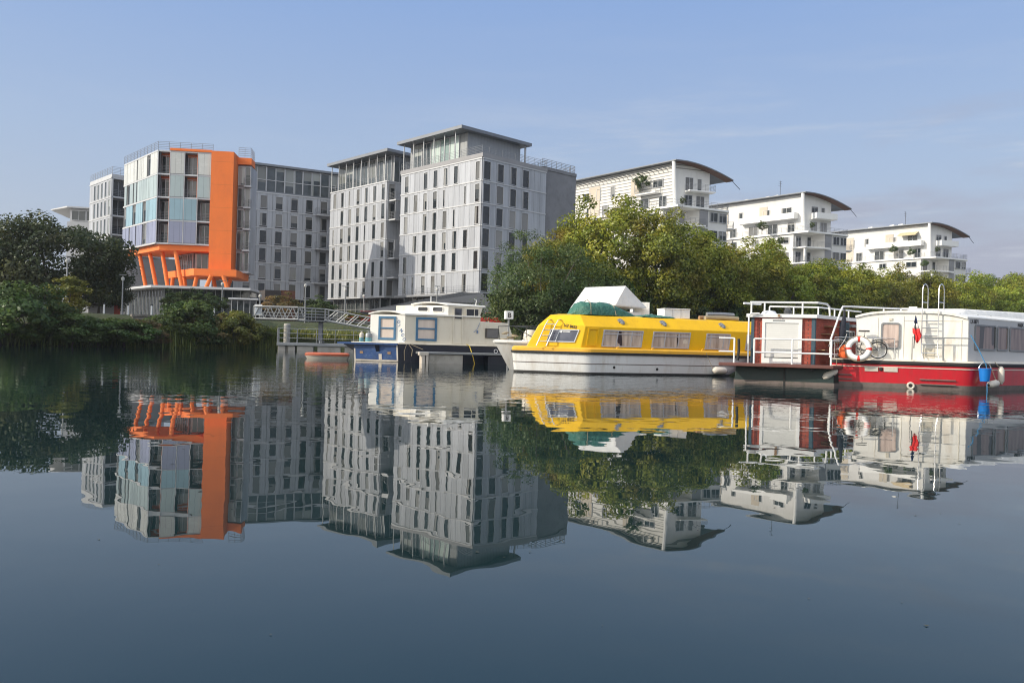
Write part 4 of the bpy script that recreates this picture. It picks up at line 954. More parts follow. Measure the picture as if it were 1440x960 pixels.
def bollard(u, v, Y, i, lb):
    p = px(u, v, Y); th = thing('bollard', lb, 'bollard', (p.x, p.y, GZ), 0, 'white bollards on the quay')
    MB().tube([(0, 0, 0), (0, 0, 1.0)], .09, 8).build('post', M['whitepaint'], th, smooth=True); MB().lathe([(.1, 1.0), (.11, 1.1), (.05, 1.16)], n=8).build('cap', M['darksteel'], th)
for i, (u, v, Y, lb) in enumerate([(213, 440, 79, 'white bollard behind the stone retaining wall'), (243, 442, 80, 'white bollard in front of the pavilion corner mullion'), (301, 438, 82, 'white bollard near the lamp under the orange slab'), (146, 444, 79, 'white bollard beside the bare tree trunk'), (180, 438, 80, 'white bollard left of the stone retaining wall')]): bollard(u, v, Y, i, lb)
M['redpanel'] = mat('red panel', (.45, .06, .04), .6)
p = px(157, 432, 84); th = thing('site_hoarding', 'grey board fence with a red panel under the dark tree', 'fence', (p.x - 3.2, p.y + 1.5, GZ), .1)
MB().box(0, 2.6, 0, .08, 0, 2.1).build('grey_panel', M['whitewall2'], th); MB().box(2.62, 3.2, -.02, .07, 0, 1.9).build('red_panel', M['redpanel'], th)
M['stone'] = mat('rubble stone', (.23, .21, .19), .95, 0, .4, 3., dirt=(.07, .065, .05), dirt_amt=.8, bump=.12, bscale=3.5)
a = px(186, 455, 75.5); b_ = px(226, 455, 77)
MB(face((a.x, a.y), (b_.x, b_.y))).box(0, (b_ - a).length, 0, .6, .6, 2.75).box(-.05, (b_ - a).length + .05, -.08, .65, 2.75, 2.95).build('stone_wall', M['stone'])
tag(bpy.data.objects['stone_wall'], 'weathered rubble stone retaining wall above the waterside bushes', 'wall')
# red cars behind the houseboat
M['carred'] = mat('red car paint', (.5, .025, .02), .25, 0, .04, 2., coat=1.); M['carglass'] = mat('car glass', (.015, .018, .02), .05); M['tyre'] = mat('rubber', (.02, .02, .02), .8)
def car(u, v, Y, rz, label):
    p = px(u, v, Y); z = p.z - 1.5
    th = thing('parked_car', label, 'car', (p.x, p.y, GZ), rz, 'parked red cars'); k = p.z - GZ; k = max(k, 1.4) / 1.5
    pr = [(-2.05, .3), (-2.05, .75), (-1.75, .95), (-1.0, 1.0), (1.5, 1.0), (2.0, .9), (2.1, .35)]
    MB().loft([[Vector((x, -.82, z_ * k)) for x, z_ in pr], [Vector((x, .82, z_ * k)) for x, z_ in pr]]).build('body', M['carred'], th, bevel=.06)
    c = [(-1.0, 1.0), (-.35, 1.47), (1.0, 1.5), (1.7, 1.0)]
    MB().loft([[Vector((x, -.76, z_ * k)) for x, z_ in c], [Vector((x, .76, z_ * k)) for x, z_ in c]]).build('cabin', M['carglass'], th, bevel=.03)
    MB().box(-.45, 1.15, -.68, .68, 1.47 * k, 1.53 * k).build('roof', M['carred'], th, bevel=.03)
    for x in (-1.3, 1.3):
        for y in (-.8, .62): MB().lathe([(.31, 0), (.31, .2)], (x, y, .31), 14, 'y').build('wheel', M['tyre'], th)
car(688, 440.5, 87, .05, 'red car parked right of the white wheelhouse, mostly hidden'); car(513, 439.5, 91, .1, 'red car roof showing left of the white and blue cabin')
# notice board
p = px(363.5, 428, 80); th = thing('notice_board', 'white notice board on two posts at the head of the footbridge', 'sign', (p.x, p.y, GZ - .3), .1)
h = p.z - GZ + .3; M['boardblue'] = mat('printed notice', (.42, .47, .53), .4, 0, .15, 6.)
MB().box(-.36, .36, -.04, .04, h - 1.05, h).build('panel', M['whitepaint'], th, bevel=.01); MB().box(-.29, .29, -.05, -.041, h - .95, h - .12).build('notice', M['boardblue'], th)
for s_ in (-.3, .3): MB().tube([(s_, .02, -.5), (s_, .02, h - 1.0)], .035, 6).build('leg', M['steel'], th)

# footbridge: trussed approach, middle bay, sloping ramp
gb = thing('footbridge', 'galvanised steel truss footbridge leading down from the left bank', 'footbridge', (0, 0, 0))
A0 = px(356, 456.5, 80); A1 = px(419, 457.5, 79); A2 = px(457, 456, 80); A3 = px(545, 468.5, 80)
A0.z = A1.z = A2.z = 2.95; A3.z = 1.95
def truss(a, b, hgt, n, w_=1.5, alt=True):
    d = (b - a); dn = Vector((d.x, d.y, 0)).normalized(); sd = Vector((-dn.y, dn.x, 0)); up = Vector((0, 0, hgt)); mb = MB()
    for k in (0, 1):
        o = sd * (w_ * k); mb.tube([a + o, b + o], .10, 6); mb.tube([a + o + up, b + o + up], .08, 6)
        for i in range(n):
            p0 = a + d * (i / n) + o; p1 = a + d * ((i + 1) / n) + o; m_ = (p0 + p1) / 2 + up
            if alt: mb.tube([p0, m_], .05, 5); mb.tube([m_, p1], .05, 5)
            else: mb.tube([p0, p1 + up], .05, 5)
        mb.tube([a + o, a + o + up], .07, 5); mb.tube([b + o, b + o + up], .07, 5)
        for z_ in (.35, .65): mb.tube([a + o + Vector((0, 0, z_)) , b + o + Vector((0, 0, z_))], .018, 4)
    return mb
def deck(a, b, w_=1.5):
    d = Vector((b.x - a.x, b.y - a.y, 0)).normalized(); sd = Vector((-d.y, d.x, 0)) * w_
    return [a, b, b + sd, a + sd]
truss(A0, A1, 1.2, 4).build('truss', M['steel'], gb); truss(A2, A3, 1.1, 6, alt=False).build('ramp_truss', M['steel'], gb)
mb = MB()
for q in (deck(A0, A1), deck(A1, A2), deck(A2, A3)): mb.extr([v_ - Vector((0, 0, .12)) for v_ in q], (0, 0, .1))
mb.build('deck', M['steel'], gb)
mb = MB().rail([A1, A2], 1.15, 4, .03, 1.1); sd = Vector((0, 1.5, 0)); mb.rail([A1 + sd, A2 + sd], 1.15, 4, .03, 1.1); mb.build('railing', M['steel'], gb)
MB().box(A2.x - .75, A2.x - .35, A2.y + .4, A2.y + .8, -1.0, 2.8).build('pier', M['concrete'], gb)
# floating pontoon
p0 = px(389.5, 484, 72.5); pn = thing('pontoon', 'long grey floating pontoon with a steel railing, moored under the footbridge', 'pontoon', (p0.x, 72.4, 0), R(12))
M['pontoon'] = mat('pale concrete float', (.36, .34, .31), .8, 0, .2, .8, dirt=(.12, .11, .08), dirt_amt=.6)
MB().box(0, 13.5, 0, 2.2, .45, .72).build('deck', M['steel'], pn, bevel=.03)
for i, (a, b_) in enumerate([(.1, .75), (.95, 1.6), (1.75, 3.2), (3.55, 5.6), (5.95, 9.0)]): MB().box(a, b_, .12, 2.1, -.3, .44).build('float', M['pontoon'], pn, bevel=.03)
MB().rail([(0.05, 2.1, .72), (.05, .06, .72), (1.75, .06, .72)], 1.25, 3, .032, .8).rail([(1.8, .06, .72), (13.3, .06, .72)], 1.25, 3, .026, 1.55).build('railing', M['steel'], pn)
def text(s, size, name, m, parent, Mx, ext=.004, sx=1.0, bold=0.0):
    cu = bpy.data.curves.new(name, 'FONT'); cu.body = s; cu.size = size; cu.extrude = ext; cu.offset = bold
    t = bpy.data.objects.new(name + '_curve', cu); me = bpy.data.meshes.new_from_object(t)
    bpy.data.objects.remove(t); bpy.data.curves.remove(cu)
    me.materials.append(m); me.transform(Matrix.Diagonal((sx, 1, 1, 1)))
    me.transform(Matrix(((1, 0, 0, 0), (0, 0, -1, 0), (0, 1, 0, 0), (0, 0, 0, 1))))   # stand it up: x along, z up, facing -y
    return inst(name, me, parent, Mx)
M['black'] = mat('black lettering', (.015, .015, .018), .5); M['whitetext'] = mat('white lettering', (.75, .75, .75), .5); M['bluetext'] = mat('blue lettering', (.12, .2, .36), .5)
MB().box(3.55, 4.15, -.03, 0, .72, .98).build('number_plate', M['darksteel'], pn)
text('51', .26, 'lettering', M['whitetext'], pn, T(3.66, -.034, .75), bold=.006)
ppl = thing('mooring_pile', 'thick grey mooring pile standing in the pontoon beneath the footbridge', 'pile', (px(403.5, 470, 73.2).x, 73.2, 0))
hp_ = px(403.5, 455, 73.2).z
MB().lathe([(.29, -1), (.29, hp_ - .05), (.24, hp_)], n=16).build('shaft', M['pontoon'], ppl, smooth=True); MB().lathe([(.31, hp_ - .3), (.31, hp_ - .2)], n=16).build('collar', M['steel'], ppl)

# rowing boat
M['oranged'] = mat('faded orange gunwale', (.42, .10, .05), .7, 0, .2, 3., dirt=(.3, .2, .15), dirt_amt=.7); M['offwhite'] = mat('weathered white hull', (.55, .50, .44), .5, 0, .12, 2., dirt=(.25, .2, .13), dirt_amt=.5)
rb = thing('dinghy', 'small orange-topped white dinghy floating in front of the pontoon', 'dinghy', (px(460, 505, 46.6).x, 46.6, 0), R(8))
def hullring(L_, W_, z, k, bow=.35): # outline pointed at -x
    pts = []
    for i in range(15):
        t = -1 + 2 * i / 14; wv = W_ * max(.02, 1 - max(0, (-t - .1)) ** 2.2 * .95) * (1 if t < .8 else .93); pts.append((t * L_ * k, -wv))
    return [Vector((x, y, z)) for x, y in pts] + [Vector((x, -y, z)) for x, y in reversed(pts)]
MB().loft([hullring(1.15, .38, -.1, .9), hullring(1.2, .48, .08, .97), hullring(1.22, .52, .2, 1)]).build('hull', M['offwhite'], rb, smooth=True)
MB().loft([hullring(1.24, .56, .2, 1), hullring(1.25, .58, .3, 1), hullring(1.2, .5, .37, .97), hullring(1.0, .38, .38, .9)]).build('gunwale', M['oranged'], rb, smooth=True)
# ------------------------------------------------------------------ boats
M['yellow'] = mat('yellow boat paint', (.80, .47, .006), .42, 0, .08, 1.2, spec=.3, dirt=(.50, .27, .02), dirt_amt=.45, stretch=(1, 1, .4))
M['yellowdeck'] = mat('orange yellow deck', (.74, .40, .03), .55, 0, .1, 2., dirt=(.5, .3, .1), dirt_amt=.4)
M['hullwhite'] = mat('white hull paint', (.74, .74, .73), .3, 0, .07, 1., coat=.2, dirt=(.42, .34, .24), dirt_amt=.45, stretch=(1, 1, .25))
M['rub'] = mat('black rubbing strake', (.02, .02, .02), .7)
M['cream'] = mat('cream cabin paint', (.66, .61, .51), .45, 0, .08, 1., coat=.15, dirt=(.40, .32, .22), dirt_amt=.4, stretch=(1, 1, .3))
M['whitecabin'] = mat('white cabin paint', (.82, .80, .75), .4, 0, .06, 1., coat=.15, dirt=(.48, .33, .18), dirt_amt=.5, stretch=(1, 1, .3))
M['navy'] = mat('navy hull paint', (.006, .009, .022), .45, 0, .2, 2.)
M['blue'] = mat('blue hull paint', (.018, .06, .19), .45, 0, .3, 2., dirt=(.12, .18, .26), dirt_amt=.6)
M['bluetrim'] = mat('blue window frame', (.05, .15, .27), .6, 0, .2, 3., dirt=(.2, .26, .3), dirt_amt=.4)
M['red'] = mat('red hull paint', (.52, .010, .022), .32, 0, .12, 1.2, coat=.35, dirt=(.27, .04, .035), dirt_amt=.6, stretch=(1, 1, .35))
M['antifoul'] = mat('weathered hull bottom', (.16, .13, .12), .8, 0, .25, 2., dirt=(.05, .06, .04), dirt_amt=.6)
M['greenhull'] = mat('dark green hull', (.006, .022, .021), .5, 0, .2, 2., dirt=(.03, .025, .022), dirt_amt=.5)
M['browndeck'] = mat('red brown deck', (.15, .06, .05), .7, 0, .2, 2.)
M['bluegrey'] = mat('blue grey post', (.05, .09, .12), .5)
M['tarp'] = mat('green tarpaulin', (.035, .14, .10), .55, 0, .22, 3., dirt=(.10, .2, .16), dirt_amt=.6, bump=.16, bscale=4.)
M['canvas'] = mat('white canvas', (.76, .75, .72), .8, 0, .06, 1., dirt=(.5, .48, .44), dirt_amt=.35, bump=.10, bscale=1.6)
M['fender'] = mat('grey white fender', (.62, .57, .5), .5, 0, .12, 5., dirt=(.3, .25, .2), dirt_amt=.4)
M['rope'] = mat('old rope', (.3, .25, .17), .9); M['yellowrope'] = mat('yellow rope', (.6, .45, .06), .8); M['bluerope'] = mat('blue rope', (.05, .25, .5), .7)
M['chrome'] = mat('stainless tube', (.62, .62, .62), .25, .85, .04)
M['bucketblue'] = mat('blue plastic', (.01, .17, .55), .35, 0, .04)
M['orangev'] = mat('orange cloth', (.75, .13, .03), .8); M['redband'] = mat('red band', (.65, .05, .03), .5)
M['curt_cream'] = curtain_mat('cream curtains', (.32, .26, .21), (.58, .50, .42)); M['curt_brown'] = curtain_mat('brown curtains', (.13, .085, .075), (.27, .19, .165), .2, gap_at=.7)
M['curt_pink'] = curtain_mat('pinkish curtains', (.40, .30, .26), (.62, .49, .43), .12, gap_at=.95); M['curt_white'] = curtain_mat('white blind', (.52, .42, .36), (.66, .56, .48), .5, gap_at=.98)
M['darkpane'] = glass_mat('dark boat glass', (.02, .022, .028), (.06, .065, .085), .55)
M['tinted'] = glass_mat('tinted stern window', (.07, .075, .105), (.11, .115, .15), .5)
M['wood'] = mat('bare wood', (.3, .18, .1), .7, 0, .2, 3.)
M['shutter'] = mat('white roller shutter', (.66, .66, .64), .45, 0, .04, 2., stripes=('Z', .075, .12, .78))
def brick_mat():
    m = bpy.data.materials.new('red brick'); m.use_nodes = True; nt = m.node_tree; L = nt.links; b = nt.nodes['Principled BSDF']; b.inputs['Roughness'].default_value = .75
    tc = nd(nt, 'ShaderNodeTexCoord'); sp = nd(nt, 'ShaderNodeSeparateXYZ'); L.new(tc.outputs['Object'], sp.inputs[0])
    ad = nd(nt, 'ShaderNodeMath', operation='ADD'); L.new(sp.outputs['X'], ad.inputs[0]); L.new(sp.outputs['Y'], ad.inputs[1])
    cb = nd(nt, 'ShaderNodeCombineXYZ'); L.new(ad.outputs[0], cb.inputs['X']); L.new(sp.outputs['Z'], cb.inputs['Y'])
    br = nd(nt, 'ShaderNodeTexBrick', Scale=1.0); br.inputs['Color1'].default_value = (.42, .085, .05, 1); br.inputs['Color2'].default_value = (.31, .055, .035, 1); br.inputs['Mortar'].default_value = (.14, .05, .04, 1)
    br.inputs['Brick Width'].default_value = .24; br.inputs['Row Height'].default_value = .075; br.inputs['Mortar Size'].default_value = .008; L.new(cb.outputs[0], br.inputs['Vector'])
    no = nd(nt, 'ShaderNodeTexNoise', Scale=14., Detail=5.); L.new(tc.outputs['Object'], no.inputs['Vector'])
    r = nd(nt, 'ShaderNodeMapRange'); r.inputs['From Min'].default_value = .6; r.inputs['From Max'].default_value = .75; r.inputs['To Max'].default_value = .45; L.new(no.outputs['Fac'], r.inputs['Value'])
    x = nd(nt, 'ShaderNodeMix', data_type='RGBA'); L.new(r.outputs[0], x.inputs['Factor']); L.new(br.outputs['Color'], x.inputs['A']); x.inputs['B'].default_value = (.42, .25, .2, 1); L.new(x.outputs['Result'], b.inputs['Base Color'])
    return m
M['brick'] = brick_mat()

def qframe(p0, p1, q0, q1):
    """frame on a sloping wall: p0-p1 its foot (left to right from outside), q0-q1 its head; z in metres of height"""
    p0, p1, q0, q1 = map(Vector, (p0, p1, q0, q1)); u = (p1 - p0).normalized(); w = ((q0 + q1) - (p0 + p1)) * .5; w = w / w.z
    n = w.cross(u).normalized()
    M_ = Matrix((u, n, w)).transposed().to_4x4(); M_.translation = p0
    return M_
def bwin(th, F, x0, x1, z0, z1, pane, fm='alu', t=.05, r=0.0, mull=(), trans=None, proud=.04, name='window', both=None):
    """boat window: frame ring, glazing bars, pane as a sub-part"""
    o_ = [(x0, z0), (x1, z0), (x1, z1), (x0, z1)]; i_ = [(x0 + t, z0 + t), (x1 - t, z0 + t), (x1 - t, z1 - t), (x0 + t, z1 - t)]
    if r: o_ = fillet(o_, r, 4); i_ = fillet(i_, r * .7, 4)
    mb = MB().frame([tuple(p) for p in o_], [tuple(p) for p in i_], -proud, .01)
    for f in mull:
        x = x0 + (x1 - x0) * f; mb.box(x - t * .4, x + t * .4, -proud * .9, 0, z0 + t, z1 - t)
    if trans: mb.box(x0 + t, x1 - t, -proud * .85, 0, z0 + (z1 - z0) * trans - t * .35, z0 + (z1 - z0) * trans + t * .35)
    me = mb.mesh('window_frame'); me.materials.append(M[fm]); me.transform(F)
    o = inst(name, me, th)
    i2 = i_; p = MB().loft([[Vector((q[0], -proud * .3, q[1])) for q in i2], [Vector((q[0], -.002, q[1])) for q in i2]]).mesh('pane'); p.materials.append(M[pane]); p.transform(F)
    inst('pane', p, o); return o
def rings(mb, polys, zs): return mb.loft([ring(p, z) for p, z in zip(polys, zs)])
def shift(poly, dx=0, dy=0): return [Vector((p[0] + dx, p[1] + dy)) for p in poly]

# ---- yellow cruiser
yb = thing('canal_cruiser', 'long yellow and white canal boat with slanted curtained windows', 'boat', (3.2, 33.71, 0), R(21.6))
hp0 = fillet([(0, 0), (7.2, 0), (8.0, 1.6), (7.2, 3.2), (-.8, 3.2), (-2.62, 2.04)], [.25, .8, .5, .8, .8, .25], 4)
hp1 = fillet([(-.05, -.06), (8.6, -.06), (10.4, 1.6), (8.6, 3.3), (-.9, 3.3), (-2.72, 2.04)], [.25, 1.2, .6, 1.2, .8, .25], 4)
hm = [a.lerp(b_, .45) for a, b_ in zip(hp0, hp1)]
rings(MB(), [inset(hp0, .12), hp0, hm, hp1], [-.4, .05, .43, .84]).build('hull', M['hullwhite'], yb, smooth=True)
rings(MB(), [inset(hp0, .02), inset(hp0, -.012), inset(hp0, -.012)], [-.3, -.05, .075]).build('boot_stripe', M['rub'], yb)
rings(MB(), [inset(hm, -.012), inset(hm, -.02), inset(hm, -.01)], [.42, .435, .45]).build('plank_seam', M['antifoul'], yb)
rings(MB(), [inset(hp1, -.05), inset(hp1, -.06), inset(hp1, -.05)], [.82, .87, .92]).build('rubbing_strake', M['rub'], yb)
rings(MB(), [inset(hp1, -.01), inset(hp1, .0), inset(hp1, .08)], [.92, 1.04, 1.1]).build('deck', M['yellowdeck'], yb)
ra = [(-.25, .25), (9.4, .25), (9.9, 1.5), (9.4, 2.75), (-1.3, 2.75), (-2.12, 1.70)]; rb_ = [(-.05, .28), (9.5, .28), (10.0, 1.5), (9.5, 2.72), (-1.1, 2.72), (-1.65, 1.53)]; rc_ = [(-.05, .75), (9.3, .75), (9.6, 1.5), (9.3, 2.3), (-.7, 2.3), (-1.09, 1.56)]; rd_ = inset(rc_, .35)
Z0, Z1, Z2 = 1.08, 2.0, 2.46
cabm = MB().loft([ring(ra, Z0), ring(rb_, Z1), ring(rc_, Z2), ring(rd_, Z2 + .06)])
cabm.build('cabin', M['yellow'], yb, bevel=.025)
v3 = lambda p, z: Vector((p[0], p[1], z))
FS = qframe(v3(ra[0], Z0), v3(ra[1], Z0), v3(rb_[0], Z1), v3(rb_[1], Z1)); FE_ = qframe(v3(ra[5], Z0), v3(ra[0], Z0), v3(rb_[5], Z1), v3(rb_[0], Z1))
FSl = FS.copy()
for x0, x1, mu, tr in ((.94, 2.87, (.36, .72), .76), (3.37, 5.27, (.33, .70), .72), (6.11, 7.40, (.2, .74), .76), (8.29, 9.3, (.3,), .76)):
    bwin(yb, FSl, x0, x1, .08, .80, 'curt_cream', mull=mu, trans=tr)
bwin(yb, FE_, .79, 2.02, .22, .76, 'tinted', t=.04, mull=(.32,))
MB(FS).frame([(.22, .1), (.72, .1), (.72, .84), (.22, .84)], [(.28, .16), (.66, .16), (.66, .78), (.28, .78)], -.03, 0).build('side_door', M['yellow'], yb)
for x in (1.9, 4.0, 7.1):
    F2 = qframe(v3(rb_[0], Z1), v3(rb_[1], Z1), v3(rc_[0], Z2), v3(rc_[1], Z2)); MB(F2).lathe([(.13, 0), (.12, -.04), (.05, -.07)], (x, 0, .24), 10, 'y').box(x - .15, x, -.06, 0, .2, .32).build('roof_vent', M['steel'], yb)
text('NT 8432', .17, 'lettering', M['black'], yb, FE_ @ T(1.28, -.012, .885), sx=.92, bold=.002)
MB(FE_).box(1.18, 1.32, -.03, -.02, .62, .70).box(1.34, 1.66, -.03, -.02, .65, .69).build('window_sticker', M['whitetext'], yb)
lad = MB(FE_)
for x in (.52, .95): lad.tube([(x, -.28, .0), (x, -.16, .9), (x + .02, -.1, 1.12), (x + .05, .12, 1.2), (x + .05, .3, 1.12)], .025, 8)
for z in (.2, .45, .7, .95): lad.tube([(.52, -.25 + .12 * z, z), (.95, -.25 + .12 * z, z)], .018, 6)
lad.build('ladder', M['chrome'], yb, smooth=True)
mb = MB(); 
for x, z in ((3.3, .25), (1.2, .3)): mb.lathe([(.06, 0), (.06, -.03)], (x, .0, z), 10, 'y')
mb.build('drain_outlet', M['rub'], yb)
MB().lathe([(.11, 0), (.12, -.012)], (4.86, .26, 1.45), 14, 'y').build('round_sticker', M['cream'], yb)
for x in (1.35, 3.05, 5.6): MB().box(x, x + .16, .02, .12, 1.1, 1.15).lathe([(.03, 0), (.03, .1)], (x + .08, .07, 1.08), 8).build('cleat', M['yellowdeck'], yb)
iy = lambda x, y, z: yb_m @ Vector((x, y, z)); yb_m = Matrix.Translation((3.2, 33.71, 0)) @ Matrix.Rotation(R(21.6), 4, 'Z')
def fender(P, d, ln_, r, label, line):
    P = Vector(P); d = Vector(d).normalized(); th = thing('fender', label, 'fender', P, 0, 'boat fenders')
    q = d.to_track_quat('Z', 'Y').to_matrix().to_4x4()
    MB(q).lathe([(.02, -ln_ / 2 - .06), (.05, -ln_ / 2 - .05), (r * .7, -ln_ / 2), (r, -ln_ / 2 + r * .5), (r, ln_ / 2 - r * .5), (r * .7, ln_ / 2), (.05, ln_ / 2 + .05), (.02, ln_ / 2 + .06)], n=14).build('body', M['fender'], th, smooth=True)
    MB(q).lathe([(.045, -ln_ / 2 - .07), (r * .45, -ln_ / 2 - .012), (r * .5, -ln_ / 2 + .0)], n=10).build('end_cap', M['rub'], th, smooth=True)
    a = d * (ln_ / 2); b_ = Vector(line) - P
    MB().tube([a, a.lerp(b_, .5) + Vector((0, 0, -.03)), b_], .012, 5).build('line', M['rope'], th)
fender(iy(6.35, -.28, .24), (-1, -.32, .03), .62, .165, 'grey white fender hanging on the side of the yellow and white boat', iy(5.75, -.08, 1.0))
# things on the yellow roof
RZ = Z2 + .05
tp = thing('covered_dinghy', 'upturned dinghy under a wrinkled green tarpaulin on the yellow roof', 'dinghy', iy(1.0, 1.5, RZ), R(21.6))
rs = np.random.RandomState(3); rgs = []
for i in range(17):
    t = i / 16; x = -1.25 + 3.1 * t; hgt = .58 * (min(1, (t * 7) ** .6) if t < .5 else 1 - .85 * ((t - .5) / .5) ** 1.5); wv = .72 * (min(1, .35 + t * 4) if t < .25 else 1 - .55 * ((t - .25) / .75) ** 1.8)
    rgs.append([Vector((x + rs.normal() * .015, -math.cos(math.pi * j / 12) * wv * (1 + rs.normal() * .015), max(math.sin(math.pi * j / 12), .0) ** .8 * hgt * (1 + rs.normal() * .03))) for j in range(13)])
MB().loft(rgs, closed=True).build('tarpaulin', M['tarp'], tp, smooth=True)
MB().tube([(-.55, -.74, .02), (-.5, -.6, .45), (-.45, -.2, .66), (-.35, .3, .62), (-.3, .7, .05)], .015, 5).tube([(.7, -.68, .02), (.7, -.45, .4), (.72, 0, .56), (.7, .6, .1)], .015, 5).build('tie_rope', M['rope'], tp)
nt_ = thing('green_netting', 'crumpled heap of green netting beside the tarpaulin on the yellow roof', 'netting', iy(3.35, 1.4, RZ), R(21.6))
rgs = [[Vector((-.3 + i * .17, -math.cos(math.pi * j / 8) * .5 * (1 + rs.normal() * .12), max(0, math.sin(math.pi * j / 8)) * .17 * (1 + rs.normal() * .25) * (1 - abs(i - 5) / 8))) for j in range(9)] for i in range(11)]
MB().loft(rgs).build('heap', M['tarp'], nt_, smooth=True)
dk = thing('deck_box', 'white three-panelled storage box on the yellow roof', 'box', iy(4.95, 1.55, RZ), R(12))
MB().box(-.55, .68, -.5, .35, 0, .40).build('body', M['whitepaint'], dk, bevel=.015); MB().box(-.57, .70, -.52, .37, .402, .45).build('lid', M['whitepaint'], dk, bevel=.01)
MB().box(-.16, -.15, -.506, -.5, .02, .39).box(.24, .25, -.506, -.5, .02, .39).build('panel_joint', M['steel'], dk)
rl = thing('rolled_covers', 'bundle of rolled grey and brown covers at the far end of the yellow roof', 'bundle', iy(7.6, 1.5, RZ), R(15))
for i, (y, z, ln_, mm) in enumerate([(-.3, .1, 1.5, 'rope'), (-.05, .1, 1.3, 'steel'), (.2, .11, 1.6, 'wood'), (-.15, .27, 1.2, 'steel')]): MB().tube([(-ln_ / 2 - .2, y, z), (0, y + .03, z + .02), (ln_ / 2, y, z)], .1, 8).build('roll', M[mm], rl, smooth=True)
# ---- white canopy boat behind
wc = thing('covered_boat', 'white hipped canvas canopy of a boat moored behind the yellow boat', 'boat', (4.5, 41.5, 0))
o_ = Vector((4.5, 41.5, 0)); e1, e2, e3 = px(802, 433, 40.4) - o_, px(866, 428, 40.4) - o_, px(909, 432, 42.6) - o_; r1, r2 = px(823, 404, 41.6) - o_, px(880, 402, 41.6) - o_; e4 = e1 + Vector((1.0, 3.0, 0))
MB().add([e1, e2, e3, e4, r1, r2] + [p - Vector((0, 0, .05)) for p in (e1, e2, e3, e4)], [(0, 1, 5, 4), (1, 2, 5), (2, 3, 4, 5), (3, 0, 4), (0, 6, 7, 1), (1, 7, 8, 2), (2, 8, 9, 3), (3, 9, 6, 0), (6, 9, 8, 7)]).build('canopy', M['canvas'], wc)
st = px(904, 425, 42.8) - o_; MB().box(st.x - .5, st.x + .35, st.y - .1, st.y + 1.2, st.z - .75, st.z).build('hatch_box', M['canvas'], wc, bevel=.02)
hw_ = fillet([(-2.2, -1.0), (4.5, -.8), (6.2, .6), (4.5, 2.2), (-2.2, 2.2)], [.3, 1, .6, 1, .3], 4)
rings(MB(), [inset(hw_, .3), inset(hw_, .1), hw_], [-.3, .1, 1.2]).build('hull', M['hullwhite'], wc, smooth=True); cc_ = (e1 + e2 + e3 + e4) / 4; MB().prism([cc_ + (q_ - cc_) * .86 for q_ in (e1, e2, e3, e4)], 1.2, min(e1.z, e2.z, e3.z) - .06).build('cabin', M['whitecabin'], wc)

# ---- blue and cream houseboat
db = thing('houseboat', 'cream and white houseboat with a blue stern, blue framed windows and a wheelhouse', 'boat', (-6.2, 44.39, 0), R(16))
dm = Matrix.Translation((-6.2, 44.39, 0)) @ Matrix.Rotation(R(16), 4, 'Z')
d0 = [(0, 0), (6.0, 0), (8.2, 1.6), (6.0, 3.2), (-.6, 3.2), (-2.28, 1.14)]; d1 = [(.0, -.02), (6.2, -.02), (8.8, 1.6), (6.2, 3.25), (-.7, 3.25), (-2.4, 1.16)]
rings(MB(), [inset(d0, .1), d0, d1], [-.4, .0, .98]).build('hull', M['navy'], db, bevel=.02)
FD = qframe(v3(d0[5], .0), v3(d0[0], .0), v3(d1[5], .98), v3(d1[0], .98)); ld = 2.55
MB(FD).box(.04, ld - .02, -.012, 0, .12, .96).build('stern_panel', M['blue'], db); MB(FD).box(.02, .1, -.02, 0, .0, .7).box(ld - .08, ld, -.02, 0, .05, .97).box(.02, ld, -.02, 0, .02, .1).build('stern_trim', M['offwhite'], db)
for x in (.45, 2.05): MB(FD).box(x - .09, x + .09, -.03, -.013, .42, .55).build('stern_vent', M['wood'], db)
MB(FD).box(1.45, 1.62, -.035, -.013, .12, .42).build('stern_plate', M['offwhite'], db)
MB(FD).add([(-.85, -.25, .93), (ld + .02, -.12, .93), (ld + .02, .4, .93), (-.3, .4, .93), (-.85, -.25, 1.03), (ld + .02, -.12, 1.03), (ld + .02, .4, 1.03), (-.3, .4, 1.03)], [(0, 3, 2, 1), (4, 5, 6, 7), (0, 1, 5, 4), (1, 2, 6, 5), (2, 3, 7, 6), (3, 0, 4, 7)]).build('swim_platform', M['blue'], db)
MB(FD).add([(-.55, -.1, .92), (.0, -.01, .92), (.02, -.01, .55), (-.4, .3, .92)], [(0, 1, 2), (1, 3, 2), (0, 2, 3), (0, 3, 1)]).build('platform_bracket', M['navy'], db)
MB(FD).add([(1.3, -.2, .92), (1.5, -.2, .92), (1.5, -.02, .55), (1.3, -.02, .55), (1.3, -.02, .92), (1.5, -.02, .92)], [(0, 1, 2, 3), (0, 3, 4), (1, 5, 2)]).build('platform_bracket', M['navy'], db)
rings(MB(), [inset(d1, -.04), inset(d1, -.05), inset(d1, -.03)], [.98, 1.03, 1.07]).build('gunwale', M['cream'], db)
k0 = [(.35, .12), (4.6, .12), (4.6, 3.0), (-.6, 3.0), (-1.46, 1.03)]
MB().prism(k0, 1.07, 2.6).build('cabin', M['cream'], db, bevel=.02)
FK = face(k0[4], k0[0], 0); lk = (Vector(k0[0]) - Vector(k0[4])).length; FKs = face(k0[0], k0[1], 0)
MB(FK).box(0.01, lk - .01, -.012, 0, 1.08, 2.59).build('end_wall', M['whitecabin'], db)
